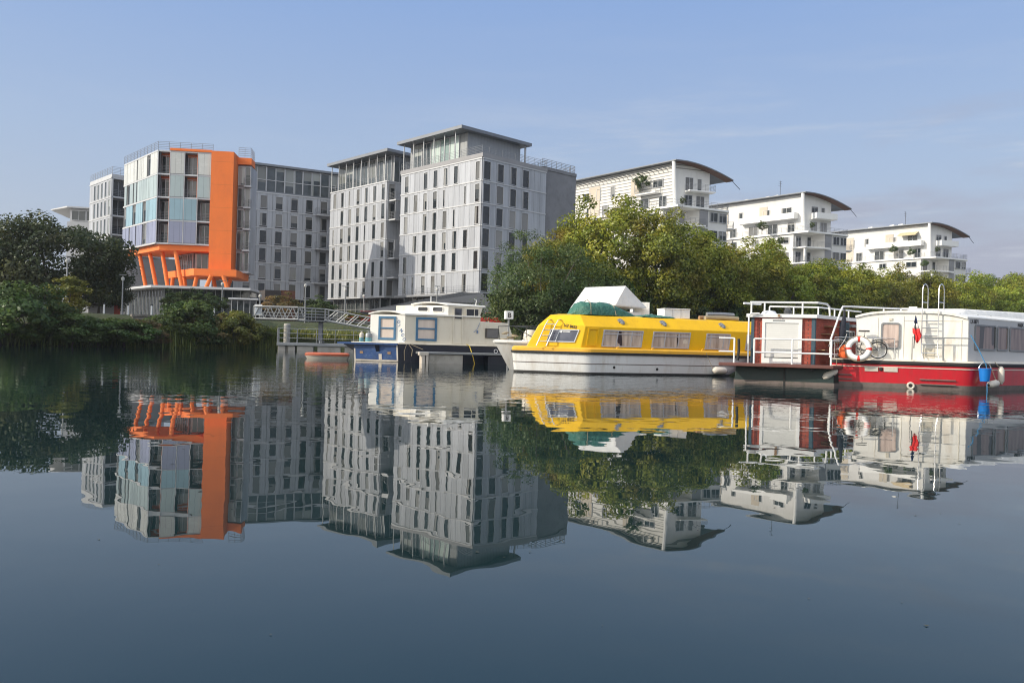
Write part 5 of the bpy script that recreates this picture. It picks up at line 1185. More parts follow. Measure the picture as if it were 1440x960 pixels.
# arched roof with an overhang
rgs = []
for i in range(9):
    t = i / 8; pn_ = Vector(k0[4]).lerp(Vector(k0[0]), t); arch = .17 * (1 - (2 * t - 1) ** 2)
    rgs.append((pn_, arch))
def roofpts(dx, z): return [Vector((p.x + dx, p.y - .08 * (1 - i / 4) * 0, z + a)) for i, (p, a) in enumerate(rgs)]
mb = MB(); top_ = [roofpts(-.12, 2.66), roofpts(2.3, 2.66)]; bot_ = [roofpts(-.12, 2.59), roofpts(2.3, 2.59)]
mb.loft([bot_[0] + top_[0][::-1], bot_[1] + top_[1][::-1]])
mb.box(.3, 4.6, .02, .3, 2.6, 2.68); mb.build('roof', M['whitecabin'], db)
MB().prism([(.35, .25), (4.6, .25), (4.6, 2.9), (-.5, 2.9)], 2.6, 2.64).build('roof_deck', M['cream'], db)
bwin(db, FK, .50, 1.5, 1.2, 2.5, 'curt_white', 'bluetrim', .12, trans=.5, proud=.07); bwin(db, FKs, .585, 1.76, 1.2, 2.5, 'curt_white', 'bluetrim', .12, trans=.52, proud=.07)
for i, ch in enumerate('DINGO'): text(ch, .26, 'lettering', M['bluetext'], db, FK @ T(1.53 + i * .082, -.02, 2.2 - i * .24) @ Matrix.Rotation(R(40), 4, 'Y'), sx=.85, bold=.003)
w0 = [(2.75, .1), (4.72, .1), (4.72, 2.9), (.2, 2.9), (.87, 1.06)]
MB().prism([(p[0] - (.18 if i in (1, 2) else 0), p[1]) for i, p in enumerate(w0)], 2.62, 2.66).build('wheelhouse_sill', M['cream'], db)
top_w = [(p[0], p[1]) for p in w0]; bot_w = [(p[0] - (.2 if i in (1, 2) else 0), p[1]) for i, p in enumerate(w0)]
wh = MB().loft([ring(bot_w, 2.55), ring(top_w, 3.2)]).build('wheelhouse', M['cream'], db, bevel=.015)
FW1 = face(w0[4], w0[0], 2.6); lw1 = (Vector(w0[0]) - Vector(w0[4])).length
MB(FW1).box(.01, lw1 - .01, -.012, 0, .05, .6).build('aft_panel', M['whitecabin'], db)
for x in (.32, 1.18): bwin(db, FW1 @ T(0, -.012, 0), x, x + .62, .24, .52, 'darkpane', 'whitecabin', .03, r=.1)
rgs = []
for i in range(9):
    t = i / 8; p = Vector(w0[4]).lerp(Vector(w0[0]), t); rgs.append((p, .13 * (1 - (2 * t - 1) ** 2)))
t0_ = [Vector((p.x - .1, p.y - .05, 3.27 + a)) for p, a in rgs]; t1_ = [Vector((4.85, p.y - .05, 3.25 + a * .3)) for p, a in rgs]
MB().loft([[p - Vector((0, 0, .07)) for p in t0_] + t0_[::-1], [p - Vector((0, 0, .07)) for p in t1_] + t1_[::-1]]).build('wheelhouse_roof', M['whitecabin'], db)
FKw = face((2.75, .085), (4.72, .085), 0)
dr = MB(FKw).frame([(.27, 1.1), (.83, 1.1), (.83, 3.15), (.27, 3.15)], [(.32, 1.14), (.78, 1.14), (.78, 3.1), (.32, 3.1)], -.03, .0).build('door', M['cream'], db)
p_ = MB(FKw).box(.37, .74, -.02, -.004, 2.5, 3.05).mesh('pane'); p_.materials.append(M['darkpane']); inst('pane', p_, dr)
bwin(db, FKw, .98, 1.74, 2.6, 3.08, 'darkpane', 'cream', .04, mull=(.64,))
MB().loft([[Vector((4.5, .12, 1.07)), Vector((6.75, .3, 1.07)), Vector((6.75, 2.9, 1.07)), Vector((4.5, 3.0, 1.07))], [Vector((4.5, .12, 2.38)), Vector((6.3, .3, 2.34)), Vector((6.3, 2.9, 2.34)), Vector((4.5, 3.0, 2.38))]]).build('fore_cabin', M['cream'], db, bevel=.03)
bwin(db, face((4.6, .11), (6.5, .28)), .3, 1.1, 1.46, 2.0, 'darkpane', 'darksteel', .03)
text('8', .2, 'emblem', M['bluetext'], db, face((2.75, .1), (4.72, .1)) @ T(1.63, -.01, 1.72), bold=.012)
MB().box(3.0, 4.5, .9, 1.8, 3.42, 3.46).tube([(3.2, 1.2, 3.2), (3.2, 1.2, 3.44)], .02, 5).tube([(4.3, 1.2, 3.2), (4.3, 1.2, 3.44)], .02, 5).build('solar_panel', M['darksteel'], db)
MB().tube([(1.9, 1.0, 3.2), (1.9, 1.0, 3.72)], .025, 6).lathe([(.06, 3.3), (.03, 3.45)], (1.9, 1.0, 0), 8).tube([(4.4, .6, 3.2), (4.45, .6, 3.6), (4.3, .6, 3.65)], .02, 5).build('mast', M['whitepaint'], db)
for x in (5.5, 6.1): MB().torus((x, -.03, .72), .1, .02, 12, 5).build('fairlead', M['whitetext'], db)
MB().tube([(.5, -.03, 1.05), (.75, -.12, .7), (.7, -.15, .35)], .02, 5).tube([(.45, -.03, 1.05), (.3, -.1, .6), (.32, -.1, .1)], .015, 5).tube([(.55, -.03, 1.03), (1.3, -.35, .72)], .015, 5).build('mooring_rope', M['rope'], db)
MB().tube([(3.75, -.04, 1.08), (3.95, -.1, .98), (4.05, -.3, .6), (4.15, -.32, .3), (4.25, -.3, -.1)], .022, 6).build('yellow_rope', M['yellowrope'], db)
MB().tube([(4.55, .05, 2.3), (4.4, .03, 1.95), (4.2, .03, 1.75)], .015, 5).build('cable', M['bluetext'], db)
M['gasblue'] = mat('pale blue gas bottle', (.16, .36, .40), .4)
for i, (x, r, lb) in enumerate(((-1.92, .125, 'smaller white and pale blue gas bottle, the left of two on the houseboat stern'), (-1.55, .18, 'larger grey and pale blue gas bottle beside the framed stern window'))):
    q = dm @ Vector((x, 1.02 + (-.18) * i * .5, 1.05)); g_ = thing('gas_bottle', lb, 'gas bottle', q, 0, 'gas bottles on the houseboat stern')
    MB().lathe([(r * .8, 0), (r, .03), (r, .24)], n=16).build('lower_body', M['gasblue'], g_, smooth=True); MB().lathe([(r, .242), (r, .42), (r * .75, .5), (r * .25, .54), (r * .2, .6)], n=16).build('upper_body', M['offwhite' if i == 0 else 'steel'], g_, smooth=True)
    MB().torus((0, 0, .6), r * .55, .015, 14, 5, 'z').build('collar', M['steel'], g_)
# finger pontoon in front of it
fp_ = thing('finger_pontoon', 'narrow grey walkway on pale floats alongside the houseboat', 'pontoon', (px(590, 494, 43.2).x, 43.2, 0), R(20))
MB().box(0, 5.2, 0, .9, .5, .62).build('deck', M['steel'], fp_, bevel=.02); MB().box(-.02, .5, -.04, .3, .42, .6).build('fender_board', M['offwhite'], fp_, bevel=.02)
MB().box(.15, .3, .0, .6, -.4, .49).box(.36, .5, .0, .6, -.4, .49).build('pile', M['offwhite'], fp_); MB().box(.55, 2.45, .1, .85, -.3, .49).build('float', M['pontoon'], fp_, bevel=.03); MB().box(3.9, 5.1, .1, .85, -.3, .49).build('float', M['navy'], fp_, bevel=.03)

# ---- small white motorboat
mt = thing('motorboat', 'small white motorboat with a raked bow poking out left of the yellow boat', 'boat', (-.78, 36.8, 0), R(24))
def mring(z, k, x0): return [Vector((x0 + x, y * k + 0, z)) for x, y in [(0, 0), (.5, -.42), (1.3, -.85), (2.6, -1.1), (6, -1.1), (6, 1.1), (2.6, 1.1), (1.3, .85), (.5, .42)]]
MB().loft([mring(-.3, .55, .95), mring(.05, .7, .72), mring(.6, .88, .38), mring(1.2, 1.0, .0), mring(1.27, 1.02, -.03)]).build('hull', M['hullwhite'], mt, smooth=True)
MB().loft([mring(1.22, 1.06, -.08), mring(1.3, 1.06, -.1), mring(1.34, .95, .02)]).build('gunwale', M['whitepaint'], mt)
MB().loft([[Vector(p) for p in ((1.6, -.7, 1.33), (4.5, -.8, 1.33), (4.5, .8, 1.33), (1.6, .7, 1.33))], [Vector(p) for p in ((2.1, -.55, 1.62), (4.5, -.65, 1.7), (4.5, .65, 1.7), (2.1, .55, 1.62))]]).build('coach_roof', M['whitecabin'], mt, bevel=.05)
MB().tube([(.25, 0, 1.3), (.15, 0, 1.95), (1.2, -.75, 2.0), (2.6, -.98, 1.95), (2.7, -.98, 1.3)], .022, 6).tube([(.15, 0, 1.95), (1.2, .75, 2.0), (2.6, .98, 1.95)], .022, 6).tube([(1.2, -.75, 2.0), (1.25, -.78, 1.3)], .018, 5).tube([(.7, -.4, 1.98), (1.9, -.8, 1.3)], .02, 5).build('pulpit_rail', M['darksteel'], mt)
th_ = mt
MB().lathe([(.0, 1.85), (.2, 1.83), (.3, 1.7), (.32, 1.35)], (1.65, -.25, 0), 14).build('seat_cushion', M['cream'], mt, smooth=True)
MB().loft([[Vector(p) for p in ((2.0, -.6, 1.34), (3.2, -.7, 1.34), (3.2, .5, 1.34), (2.0, .4, 1.34))], [Vector(p) for p in ((2.3, -.35, 1.9), (3.0, -.45, 1.95), (3.0, .3, 1.95), (2.3, .2, 1.9))]]).build('wind_cover', M['canvas'], mt, bevel=.06)
MB().box(2.1, 2.35, -.62, -.56, 1.4, 1.7).build('cover_window', M['bluetrim'], mt)
rp = thing('rope_heap', 'tan coils of rope lying on the bow of the small white motorboat', 'rope', (-.35, 36.95, 1.33), 0); mb = MB()
for i in range(7): mb.torus((rng.uniform(-.1, .5), rng.uniform(-.05, .3), .05 + .05 * i), .14 - .008 * i, .035, 14, 6, 'z')
mb.build('coil', M['rope'], rp, smooth=True)
# ---- sign B
sb = px(715.5, 443, 42); bs = thing('berth_sign', 'white box sign with a black letter B on a post', 'sign', (sb.x, sb.y, 0), R(20))
MB().box(-.2, .2, -.16, .16, sb.z - .21, sb.z + .21).build('box', M['whitepaint'], bs, bevel=.01); MB().tube([(0, 0, -.5), (0, 0, sb.z - .2)], .05, 8).build('post', M['steel'], bs)
text('B', .34, 'lettering', M['black'], bs, T(-.11, -.166, sb.z - .12), bold=.008)
# ---- brick houseboat
bb = thing('houseboat', 'small houseboat with a red brick cabin, white roller shutter and dark green hull', 'boat', (11.2, 28.2, 0), R(45))
bm_ = Matrix.Translation((11.2, 28.2, 0)) @ Matrix.Rotation(R(45), 4, 'Z')
h0 = [(.35, .12), (9, .12), (9, 3.3), (-.9, 3.3)]
rings(MB(), [inset(h0, .05), h0, inset(h0, .02)], [-.3, .0, .60]).build('hull', M['greenhull'], bb, bevel=.02); rings(MB(), [inset(h0, -.012), inset(h0, -.015)], [-.3, .1]).build('hull_bottom', M['antifoul'], bb)
dkp = [(.0, .0), (9.1, 0), (9.1, 3.46), (-1.77, 3.46)]
MB().prism(dkp, .60, .72).build('deck', M['browndeck'], bb, bevel=.02)
mbx = MB(face(h0[3], h0[0])); mbx.box(1.72, 1.78, -.03, 0, -.2, .58).box(2.6, 2.75, -.25, 0, .5, .6).box(.8, 1.1, -.3, 0, .52, .6); mbx.build('hull_rib', M['rub'], bb)
cC, cL = Vector((.19, .8)), Vector((-.79, 2.71)); FB = face(cL, cC, .72); wB = (cC - cL).length
cp4 = [(cC.x, cC.y), (8, .8), (8, 2.71), (cL.x, cL.y)]
MB().prism(cp4, .72, 2.38).build('cabin', M['brick'], bb)
k = wB / 565.
mb = MB(FB)
for a, b_ in ((-.02, .085), (wB - .1, wB + .02)): mb.box(a, b_, -.03, .0, .0, 1.66)
mb.M = face(cC, (8, .8), .72); mb.box(.0, .07, -.03, 0, 0, 1.66); mb.build('corner_post', M['bluegrey'], bb)
MB(FB).frame([(95 * k, .01), (455 * k, .01), (455 * k, 1.62), (95 * k, 1.62)], [(122 * k, .2), (425 * k, .2), (425 * k, 1.47), (122 * k, 1.47)], -.07, 0).build('shutter_frame', M['whitepaint'], bb, bevel=.006)
MB(FB).box(122 * k, 425 * k, -.04, -.005, .2, 1.47).build('roller_shutter', M['shutter'], bb); MB(FB).box(122 * k, 425 * k, -.05, -.04, .2, .235).build('shutter_gap', M['rub'], bb)
MB(FB).box(190 * k, 300 * k, -.075, -.07, 1.53, 1.58).build('shutter_plate', M['steel'], bb)
rp4 = inset(cp4, -.12); MB().prism(rp4, 2.38, 2.51).build('roof', M['whitepaint'], bb, bevel=.01)
MB(FB).lathe([(.05, -.16), (.05, -.14)], (.93, 0, 1.73), 8, 'y').build('roof_lamp', M['wood'], bb)
MB().lathe([(.3, 2.51), (.22, 2.62), (.0, 2.66)], (cL.x + .5, cL.y - .4, 0), 14).build('roof_dome', M['whitepaint'], bb, smooth=True)
z0, z1 = 2.51, 2.93
def L2(p, z): return Vector((p[0], p[1], z))
fa, fbq = Vector(cL) + Vector((-.05, .06)), Vector(cC) + Vector((.0, -.1))
g_ = MB(); n_ = Vector((1.6, -.15))
pts = [L2(fa, z1), L2(fbq, z1), L2(fbq + Vector((.75, 0)), z1 - .01), L2(fbq + Vector((.95, 0)), z1 - .1), L2(fbq + Vector((1.02, 0)), z0)]
g_.tube(pts, .036, 8)
for t in (.02, .22, .78): q = fa.lerp(fbq, t); g_.tube([L2(q, z0), L2(q, z1)], .03, 6)
g_.tube([L2(fa + Vector((-.1, .2)), z1 - .04), L2(fa + Vector((.6, -.1)), z1 - .04)], .045, 6)
bk_ = [L2((.3, 2.6), z1 - .1), L2((.9, 1.0), z1 - .12), L2((4.5, .9), z1 - .12)]; g_.tube(bk_, .03, 6)
for p in ((.3, 2.6), (.6, 1.8), (.9, 1.0), (2.2, .96), (3.4, .93)): g_.tube([L2(p, z0), L2(p, z1 - .11)], .025, 6)
g_.build('roof_rail', M['whitepaint'], bb, smooth=True)
MB().lathe([(.13, 0), (.15, .1), (.06, .2)], (.55, 2.0, z0 + .05), 10).box(.5, .6, 1.9, 2.1, z0, z0 + .3).build('searchlight', M['darksteel'], bb)
dl_, dr_ = Vector(dkp[3]) + Vector((.15, -.12)), Vector(dkp[0]) + Vector((.02, .1))
g_ = MB()
for t, tt in ((.10, 0), (.29, 0), (.645, 0), (1.0, 0)): q = dl_.lerp(dr_, t); g_.tube([L2(q, .72), L2(q, 1.6)], .034, 8)
for z in (1.6, 1.12): g_.tube([L2(dl_.lerp(dr_, .29), z), L2(dr_, z)], .03, 8); g_.tube([L2(dl_.lerp(dr_, -.05), z), L2(dl_.lerp(dr_, .10), z)], .03, 8); g_.tube([L2(dr_, z), L2(dr_ + Vector((.9, .05)), z)], .026, 6)
q = dl_.lerp(dr_, .235) + Vector((.2, .12)); g_.tube([L2(q, .72), L2(q, 2.42), L2(q + Vector((.03, -.04)), 2.5), L2(q + Vector((.2, -.3)), 2.52)], .032, 8)
g_.build('deck_rail', M['whitepaint'], bb, smooth=True)
q = dl_.lerp(dr_, .14); MB().tube([L2(q, 1.58), L2(q + Vector((.03, 0)), 1.2), L2(q + Vector((0, .03)), .8)], .05, 8).build('hanging_hose', M['rub'], bb)
FBs = face(cC, (8, .8), .72)
mb = MB(FBs)
for x, z in ((.75, 1.38), (.55, 1.1), (.25, .52), (.95, .8)): mb.box(x, x + .75, -.28, 0, z, z + .035)
mb.build('shelf', M['wood'], bb)
bwin(bb, FBs, 2.9, 3.45, .85, 1.3, 'darkpane', 'alu', .04, r=.06); MB(FBs).box(2.3, 3.9, -.4, 0, 1.42, 1.52).build('canopy', M['steel'], bb); MB(FBs).box(2.1, 2.16, -.35, 0, .1, 1.6).build('corner_post', M['bluegrey'], bb)

# ---- red and white cruiser
rd = thing('river_cruiser', 'red hulled cruiser with a white cabin and a tall tube ladder', 'boat', (15.55, 27.3, 0), R(36)); rm = Matrix.Translation((15.55, 27.3, 0)) @ Matrix.Rotation(R(36), 4, 'Z')
q0 = fillet([(.05, .05), (9.5, .05), (11.5, 1.9), (9.5, 3.75), (-2.4, 3.75)], [.4, 2, 1, 2, .3], 5); q1 = fillet([(0, -.03), (10, -.03), (12.2, 1.9), (10, 3.83), (-2.5, 3.83)], [.4, 2, 1, 2, .3], 5)
qm = lambda t: [a.lerp(b_, t) for a, b_ in zip(q0, q1)]
rings(MB(), [inset(q0, .1), q0, qm(.2)], [-.4, -.02, .17]).build('hull_bottom', M['antifoul'], rd, smooth=True)
rings(MB(), [qm(.2), q1], [.17, .82]).build('hull', M['red'], rd, smooth=True)
rings(MB(), [inset(q1, -.01), inset(q1, -.05), inset(q1, -.05), inset(q1, -.02)], [.81, .84, .91, .945]).build('rubbing_strake', M['rub'], rd, smooth=True)
rings(MB(), [inset(q1, -.01), inset(q1, .03)], [.945, 1.0]).build('deck', M['cream'], rd)
rings(MB(), [inset(q1, -.008), inset(q1, -.012), inset(q1, -.010)], [.71, .725, .74]).build('stripe', M['cream'], rd)
FRe = qframe((-2.44, 3.79, .2), (.02, .0, .2), (-2.5, 3.83, .82), (0, -.03, .82)); le_ = 4.52
for a, b_, z in ((.25, .75, .2), (.25, .75, .05), (2.9, 4.0, .12), (2.9, 4.0, -.04)): MB(FRe).box(a, b_, -.05, 0, z, z + .035).build('rubbing_bar', M['antifoul'], rd, bevel=.008)
for a, b_ in ((1.17, 1.6), (1.78, 2.22)): MB(FRe).box(a, b_, -.025, 0, .36, .52).build('name_board', M['offwhite'], rd, bevel=.005)
MB(FRe).lathe([(.07, -.03), (.04, -.05)], (1.69, 0, .45), 10, 'y').build('exhaust', M['rub'], rd)
MB(FRe).torus((2.62, -.02, -.09), .095, .035, 16, 7).build('outlet_ring', M['fender'], rd, smooth=True); MB(FRe).lathe([(.085, -.02), (.085, -.005)], (2.62, 0, -.09), 14, 'y').build('outlet', M['rub'], rd)
aL, aC = Vector((-1.78, 3.2)), Vector((.115, .25)); FC = face(aL, aC, 1.0); lC = (aC - aL).length
# cabin: arched front swept back
def arch(t): return 2.48 + .19 * (1 - abs(2 * t - 1) ** 3.2)
fr = [aL.lerp(aC, i / 14) for i in range(15)]
def sect(dx): return [Vector((aL.x + dx, aL.y, 1.0))] + [Vector((p.x + dx, p.y, arch(i / 14))) for i, p in enumerate(fr)] + [Vector((aC.x + dx, aC.y, 1.0))]
MB().loft([sect(0), sect(.02), sect(9)]).build('cabin', M['whitecabin'], rd)
lip = [Vector((p.x - .07, p.y, arch(i / 14))) for i, p in enumerate(fr)]
MB().loft([[p + Vector((0, 0, -.045)) for p in lip] + [p + Vector((0, 0, .035)) for p in lip[::-1]], [p + Vector((.3, 0, -.04)) for p in lip] + [p + Vector((.3, 0, .04)) for p in lip[::-1]], [p + Vector((9.2, 0, -.04)) for p in lip] + [p + Vector((9.2, 0, .04)) for p in lip[::-1]]]).build('roof', M['whitecabin'], rd)
bwin(rd, FC, .80, 1.42, .36, 1.28, 'curt_pink', 'steel', .05, r=.1)
MB(FC).box(.70, .715, -.012, 0, .02, 1.45).box(1.52, 1.535, -.012, 0, .02, 1.5).box(3.3, 3.32, -.012, 0, .02, 1.4).box(1.54, 3.3, -.012, 0, 1.36, 1.375).build('panel_joint', M['cream'], rd)
MB(FC).box(1.06, 1.16, -.03, 0, 1.36, 1.44).build('vent', M['cream'], rd)
FCs = face(aC, (9, .25), 1.0)
MB(FCs).box(.02, 8.9, -.012, 0, .02, 1.46).build('side_panel', M['whitewall2'], rd)
for x0, x1 in ((.42, 2.0), (2.1, 2.95), (3.08, 4.9), (5.0, 6.8)): bwin(rd, FCs @ T(0, -.012, 0), x0, x1, .40, 1.28, 'curt_brown', 'steel', .05, r=.09)
text('LX-8071', .21, 'lettering', M['black'], rd, FCs @ T(.12, -.02, 1.30), sx=.8); text('NARA 2', .21, 'lettering', M['black'], rd, FCs @ T(3.75, -.02, 1.30), sx=.8)
MB().loft([[Vector(p) for p in ((.6, .75, 2.6), (9, .75, 2.6), (9, 3.0, 2.6), (-.6, 2.6, 2.6))], [Vector(p) for p in ((1.4, .95, 2.86), (9, .95, 2.98), (9, 2.8, 2.98), (.6, 2.5, 2.86))]]).build('upper_roof', M['canvas'], rd, bevel=.08, seg=3)
g_ = MB(FCs).tube([(.2, .5, 1.62), (1.6, .4, 1.6), (3.2, .45, 1.6)], .02, 6)
for x in (.3, 1.6, 2.6): g_.lathe([(.05, 1.5), (.06, 1.6), (.02, 1.66)], (x, .42, 0), 8)
g_.build('grab_rail', M['steel'], rd)
# boarding ladder with hoops over the roof
g_ = MB(FC)
for x in (2.08, 2.58): g_.tube([(x + .06, -.22, .0), (x + .0, -.14, .25), (x, -.12, 1.5), (x, -.12, 2.45), (x + .03, -.08, 2.58), (x + .1, .02, 2.64), (x + .17, .13, 2.58), (x + .2, .18, 2.45), (x + .2, .2, 1.62)], .018, 8); g_.tube([(x, -.12, 2.0), (x + .2, .19, 2.0)], .016, 6)
for z in (.25, .55, .85, 1.12, 1.36): g_.tube([(2.08, -.13, z), (2.58, -.13, z)], .017, 6)
g_.build('ladder', M['chrome'], rd, smooth=True)
MB(FC).box(2.15, 2.5, -.02, -.005, .1, .42).build('ladder_pad', M['cream'], rd)
g_ = MB(FC).tube([(1.78, -.3, .0), (1.78, -.3, .78), (3.52, -.28, .78)], .02, 6).tube([(2.74, -.28, 0), (2.74, -.28, .78)], .026, 6); g_.build('aft_rail', M['steel'], rd)
# rail from the stern corner over the roof edge
a = rm.inverted() @ px(1168, 478, 28.5); b_ = rm.inverted() @ px(1183, 431, 28.7)
MB().tube([(a.x, a.y, 1.0), (a.x, a.y, a.z), b_ - Vector((0, 0, .12)), b_ + Vector((.1, 0, 0)), (b_.x + .5, b_.y - .05, b_.z + .02), (5.0, 3.3, 2.98)], .033, 8).tube([(.0, 3.2, 2.6), (.0, 3.2, b_.z + .02)], .026, 6).tube([(1.2, 3.2, 2.6), (1.2, 3.2, 2.88)], .026, 6).tube([(2.8, 3.2, 2.6), (2.8, 3.2, 2.92)], .026, 6).build('roof_rail', M['whitepaint'], rd, smooth=True)
MB().tube([(a.x + .1, a.y - .1, 1.0), (a.x + .1, a.y - .1, 1.72), (-1.2, 2.1, 1.72)], .016, 6).tube([(-1.2, 2.1, 1.0), (-1.2, 2.1, 1.72)], .016, 6).build('stern_rail', M['chrome'], rd)
q = rm.inverted() @ px(1283, 434, 29.5); MB().tube([(q.x, q.y, 2.6), (q.x, q.y, q.z)], .02, 6).tube([q + Vector((-.2, .3, 0)), q + Vector((.2, -.3, 0))], .025, 6).tube([q + Vector((-.05, .1, .03)), q + Vector((.1, -.12, .03))], .05, 6).build('aerial', M['whitepaint'], rd)
# ---- things on and around the red boat
def onFC(x, y, z): return rm @ (FC @ Vector((x, y, z)))
fang = math.atan2((onFC(1, 0, 0) - onFC(0, 0, 0)).y, (onFC(1, 0, 0) - onFC(0, 0, 0)).x)
lf = thing('lifebuoy', 'white lifebuoy with red bands on the stern of the red boat', 'lifebuoy', onFC(.08, -.48, .33), fang); lf.rotation_euler = (R(-8), 0, fang)
MB().torus((0, 0, 0), .335, .098, 40, 12).build('ring', M['whitepaint'], lf, smooth=True)
for k in range(4):
    c_ = math.pi / 2 * k + math.pi / 2; MB().torus((0, 0, 0), .335, .102, 6, 12, 'y', c_ - .12, c_ + .12).build('band', M['redband'], lf, smooth=True)
MB().torus((0, -.03, 0), .45, .012, 32, 5).build('grab_line', M['rope'], lf)
bi = thing('bicycle', 'black and silver bicycle standing behind the lifebuoy', 'bicycle', onFC(.05, -.22, .0), fang)
WRd = .31; xw = (-.62, .66)
for x in xw:
    w_ = MB().torus((x, 0, WRd), WRd - .022, .02, 32, 6).build('wheel', M['tyre'], bi, smooth=True)
    MB().torus((x, 0, WRd), WRd - .05, .012, 28, 5).build('rim', M['chrome'], w_, smooth=True)
    sp_ = MB()
    for k in range(14): c_ = math.pi * 2 * k / 14; sp_.tube([(x, (-1) ** k * .03, WRd), (x + math.cos(c_) * (WRd - .05), 0, WRd + math.sin(c_) * (WRd - .05))], .003, 4)
    sp_.lathe([(.025, -.05), (.025, .05)], (x, 0, WRd), 8, 'y').build('spokes', M['chrome'], w_)
    MB().torus((x, 0, WRd), WRd + .035, .018, 18, 5, 'y', .3, 2.9).build('mudguard', M['chrome'], bi)
bbx, bz = .06, .30
fr_ = MB().tube([(.22, 0, .82), (bbx, 0, bz), (-.40, 0, .66), (.16, 0, .70)], .018, 7).tube([(bbx, 0, bz), (.66, .05, WRd)], .012, 6).tube([(bbx, 0, bz), (.66, -.05, WRd)], .012, 6).tube([(.18, 0, .72), (.66, .05, WRd)], .011, 6).tube([(.18, 0, .72), (.66, -.05, WRd)], .011, 6).build('frame', M['darksteel'], bi)
MB().tube([(-.36, 0, .86), (-.42, 0, .64), (-.62, .05, WRd)], .014, 6).tube([(-.42, 0, .64), (-.62, -.05, WRd)], .014, 6).build('fork', M['chrome'], bi)
MB().tube([(-.22, -.27, .92), (-.38, -.2, .95), (-.36, 0, .90), (-.38, .2, .95), (-.22, .27, .92)], .013, 6).build('handlebar', M['chrome'], bi)
MB().tube([(.2, 0, .75), (.235, 0, .93)], .014, 6).build('seat_post', M['chrome'], bi); MB().loft([[Vector((x, y * w2, z)) for y, z in ((-1, .95), (-.6, .985), (0, .995), (.6, .985), (1, .95), (0, .935))] for x, w2 in ((.02, .015), (.12, .035), (.22, .075), (.34, .085), (.38, .05))]).build('saddle', M['rub'], bi, smooth=True)
MB().torus((bbx, -.05, bz), .085, .01, 18, 5).tube([(bbx, -.07, bz), (bbx + .1, -.07, bz - .14)], .01, 5).tube([(bbx, .07, bz), (bbx - .1, .07, bz + .14)], .01, 5).box(bbx + .06, bbx + .16, -.12, -.03, bz - .155, bz - .135).box(bbx - .16, bbx - .06, .03, .12, bz + .135, bz + .155).build('crankset', M['darksteel'], bi)
MB().box(.45, .95, -.06, .06, .66, .675).tube([(.6, .05, .66), (.66, .05, WRd)], .008, 5).build('rear_rack', M['darksteel'], bi)
lj = thing('life_jacket', 'orange life jacket slumped left of the lifebuoy', 'life jacket', onFC(-.38, -.42, 0), fang); rs = np.random.RandomState(9)
rgs = [[Vector((.17 * math.cos(2 * math.pi * j / 9) * w2 * (1 + rs.normal() * .1), .11 * math.sin(2 * math.pi * j / 9) * w2, z)) for j in range(9)] for z, w2 in ((0, .8), (.08, 1.1), (.2, 1.0), (.32, .85), (.42, .55), (.46, .2))]
MB().loft(rgs).build('vest', M['orangev'], lj, smooth=True)
pa = thing('furled_parasol', 'furled dark blue parasol standing by the bicycle', 'parasol', onFC(-.52, -.05, 0), fang)
MB().tube([(0, 0, 0), (.1, 0, 1.75)], .018, 6).build('pole', M['darksteel'], pa); MB().loft([[Vector((.05 + .09 * (z - .75) + r * math.cos(a_), r * .6 * math.sin(a_), z)) for a_ in [2 * math.pi * j / 8 for j in range(8)]] for z, r in ((.72, .07), (.95, .1), (1.3, .08), (1.6, .03), (1.72, .015))]).build('cover', M['navy'], pa, smooth=True)
# flag
M['flagblue'] = mat('blue cloth', (.015, .03, .13), .8); M['flagwhite'] = mat('white cloth', (.72, .70, .68), .8); M['flagred'] = mat('red cloth', (.72, .03, .03), .8)
fq = onFC(1.83, -.34, 0); fg = thing('ensign', 'limp blue white and red flag hanging from the stern of the red boat', 'flag', fq, fang)
MB().tube([(0, 0, .4), (.03, 0, 1.52)], .016, 6).build('staff', M['darksteel'], fg)
def cloth(rows_, nm, mm):
    V = []; F = []; nC = 7
    for i, (z, x0, x1) in enumerate(rows_):
        for j in range(nC):
            t = j / (nC - 1); V.append((x0 + (x1 - x0) * t, .035 * math.sin(t * 11 + z * 2), z - .04 * math.sin(t * 3)))
    for i in range(len(rows_) - 1):
        for j in range(nC - 1): F.append((i * nC + j, i * nC + j + 1, (i + 1) * nC + j + 1, (i + 1) * nC + j))
    o = MB().add(V, F).build(nm, M[mm], fg, smooth=True); s_ = o.modifiers.new('thick', 'SOLIDIFY'); s_.thickness = .004
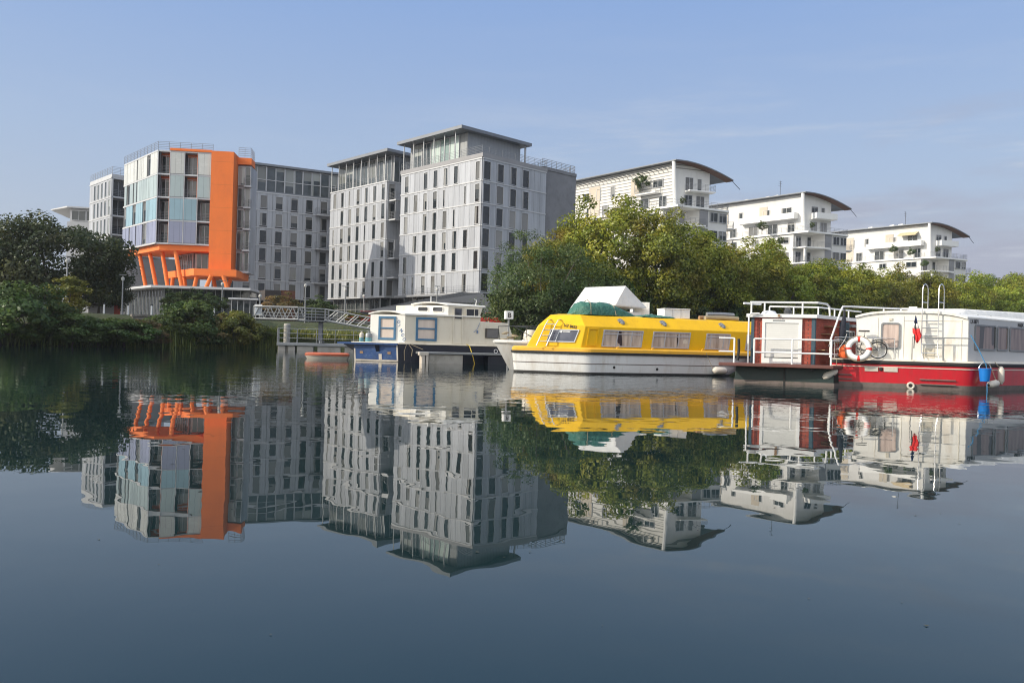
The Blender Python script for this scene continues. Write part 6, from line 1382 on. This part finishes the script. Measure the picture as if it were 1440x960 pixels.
cloth([(1.5, .02, .06), (1.38, .0, .08), (1.28, -.02, .10)], 'blue_band', 'flagblue'); cloth([(1.28, -.02, .10), (1.2, -.04, .12), (1.1, -.05, .15)], 'white_band', 'flagwhite'); cloth([(1.1, -.06, .16), (.95, -.05, .2), (.85, .0, .24), (.75, .02, .2), (.62, .06, .13)], 'red_band', 'flagred')
bq = rm @ Vector((.16, -.30, .35)); bu = thing('bucket', 'blue plastic bucket hanging at the corner of the red hull', 'bucket', bq, 0)
MB().lathe([(.14, 0), (.145, .02), (.19, .4), (.205, .41), (.205, .44), (.185, .44), (.13, .03)], n=18).build('body', M['bucketblue'], bu, smooth=True)
MB().torus((0, 0, .42), .2, .012, 14, 5, 'y', .0, math.pi).build('handle', M['chrome'], bu)
e_ = px(1365, 471, 27.25) - bq; MB().tube([(0, 0, .62), e_.lerp(Vector((0, 0, .62)), .5) + Vector((.02, 0, 0)), e_], .014, 5).tube([(0.02, 0, .62), (.05, -.02, .4), (.04, -.1, -.5)], .012, 5).build('rope', M['bluerope'], bu)
fender(rm @ Vector((1.5, -.24, .55)), (.0, 0.02, 1), .5, .105, 'upright white fender hanging on the side of the red hull', rm @ Vector((1.45, -.05, 1.0)))
fender(rm @ Vector((.75, -.32, .26)), (.8, .5, .12), .5, .12, 'slanting white fender low beside the blue bucket', rm @ Vector((1.05, -.06, .95)))
fender(rm @ Vector((-2.66, 3.62, .42)), (.75, -.1, .5), .48, .13, 'white fender wedged between the red hull and the brick houseboat', rm @ Vector((-2.45, 3.5, .98)))
# floating leaves and scum flecks on the near water
M['fleck'] = mat('floating leaf', (.05, .05, .03), .7); fl = MB(); rs = np.random.RandomState(12)
for i in range(170):
    Y = rs.uniform(3.2, 30); X = rs.uniform(-.62, .62) * Y; r = rs.uniform(.004, .010) * (1 + Y * .06); a_ = rs.uniform(0, 6.28)
    fl.add([(X + r * math.cos(a_ + k * 2.1) * (1 if k else 1.6), Y + r * math.sin(a_ + k * 2.1), .004) for k in range(3)], [(0, 1, 2)])
o = fl.build('floating_leaves', M['fleck']); o['kind'] = 'stuff'; tag(o, 'tiny dark leaves drifting on the calm water', 'leaves')
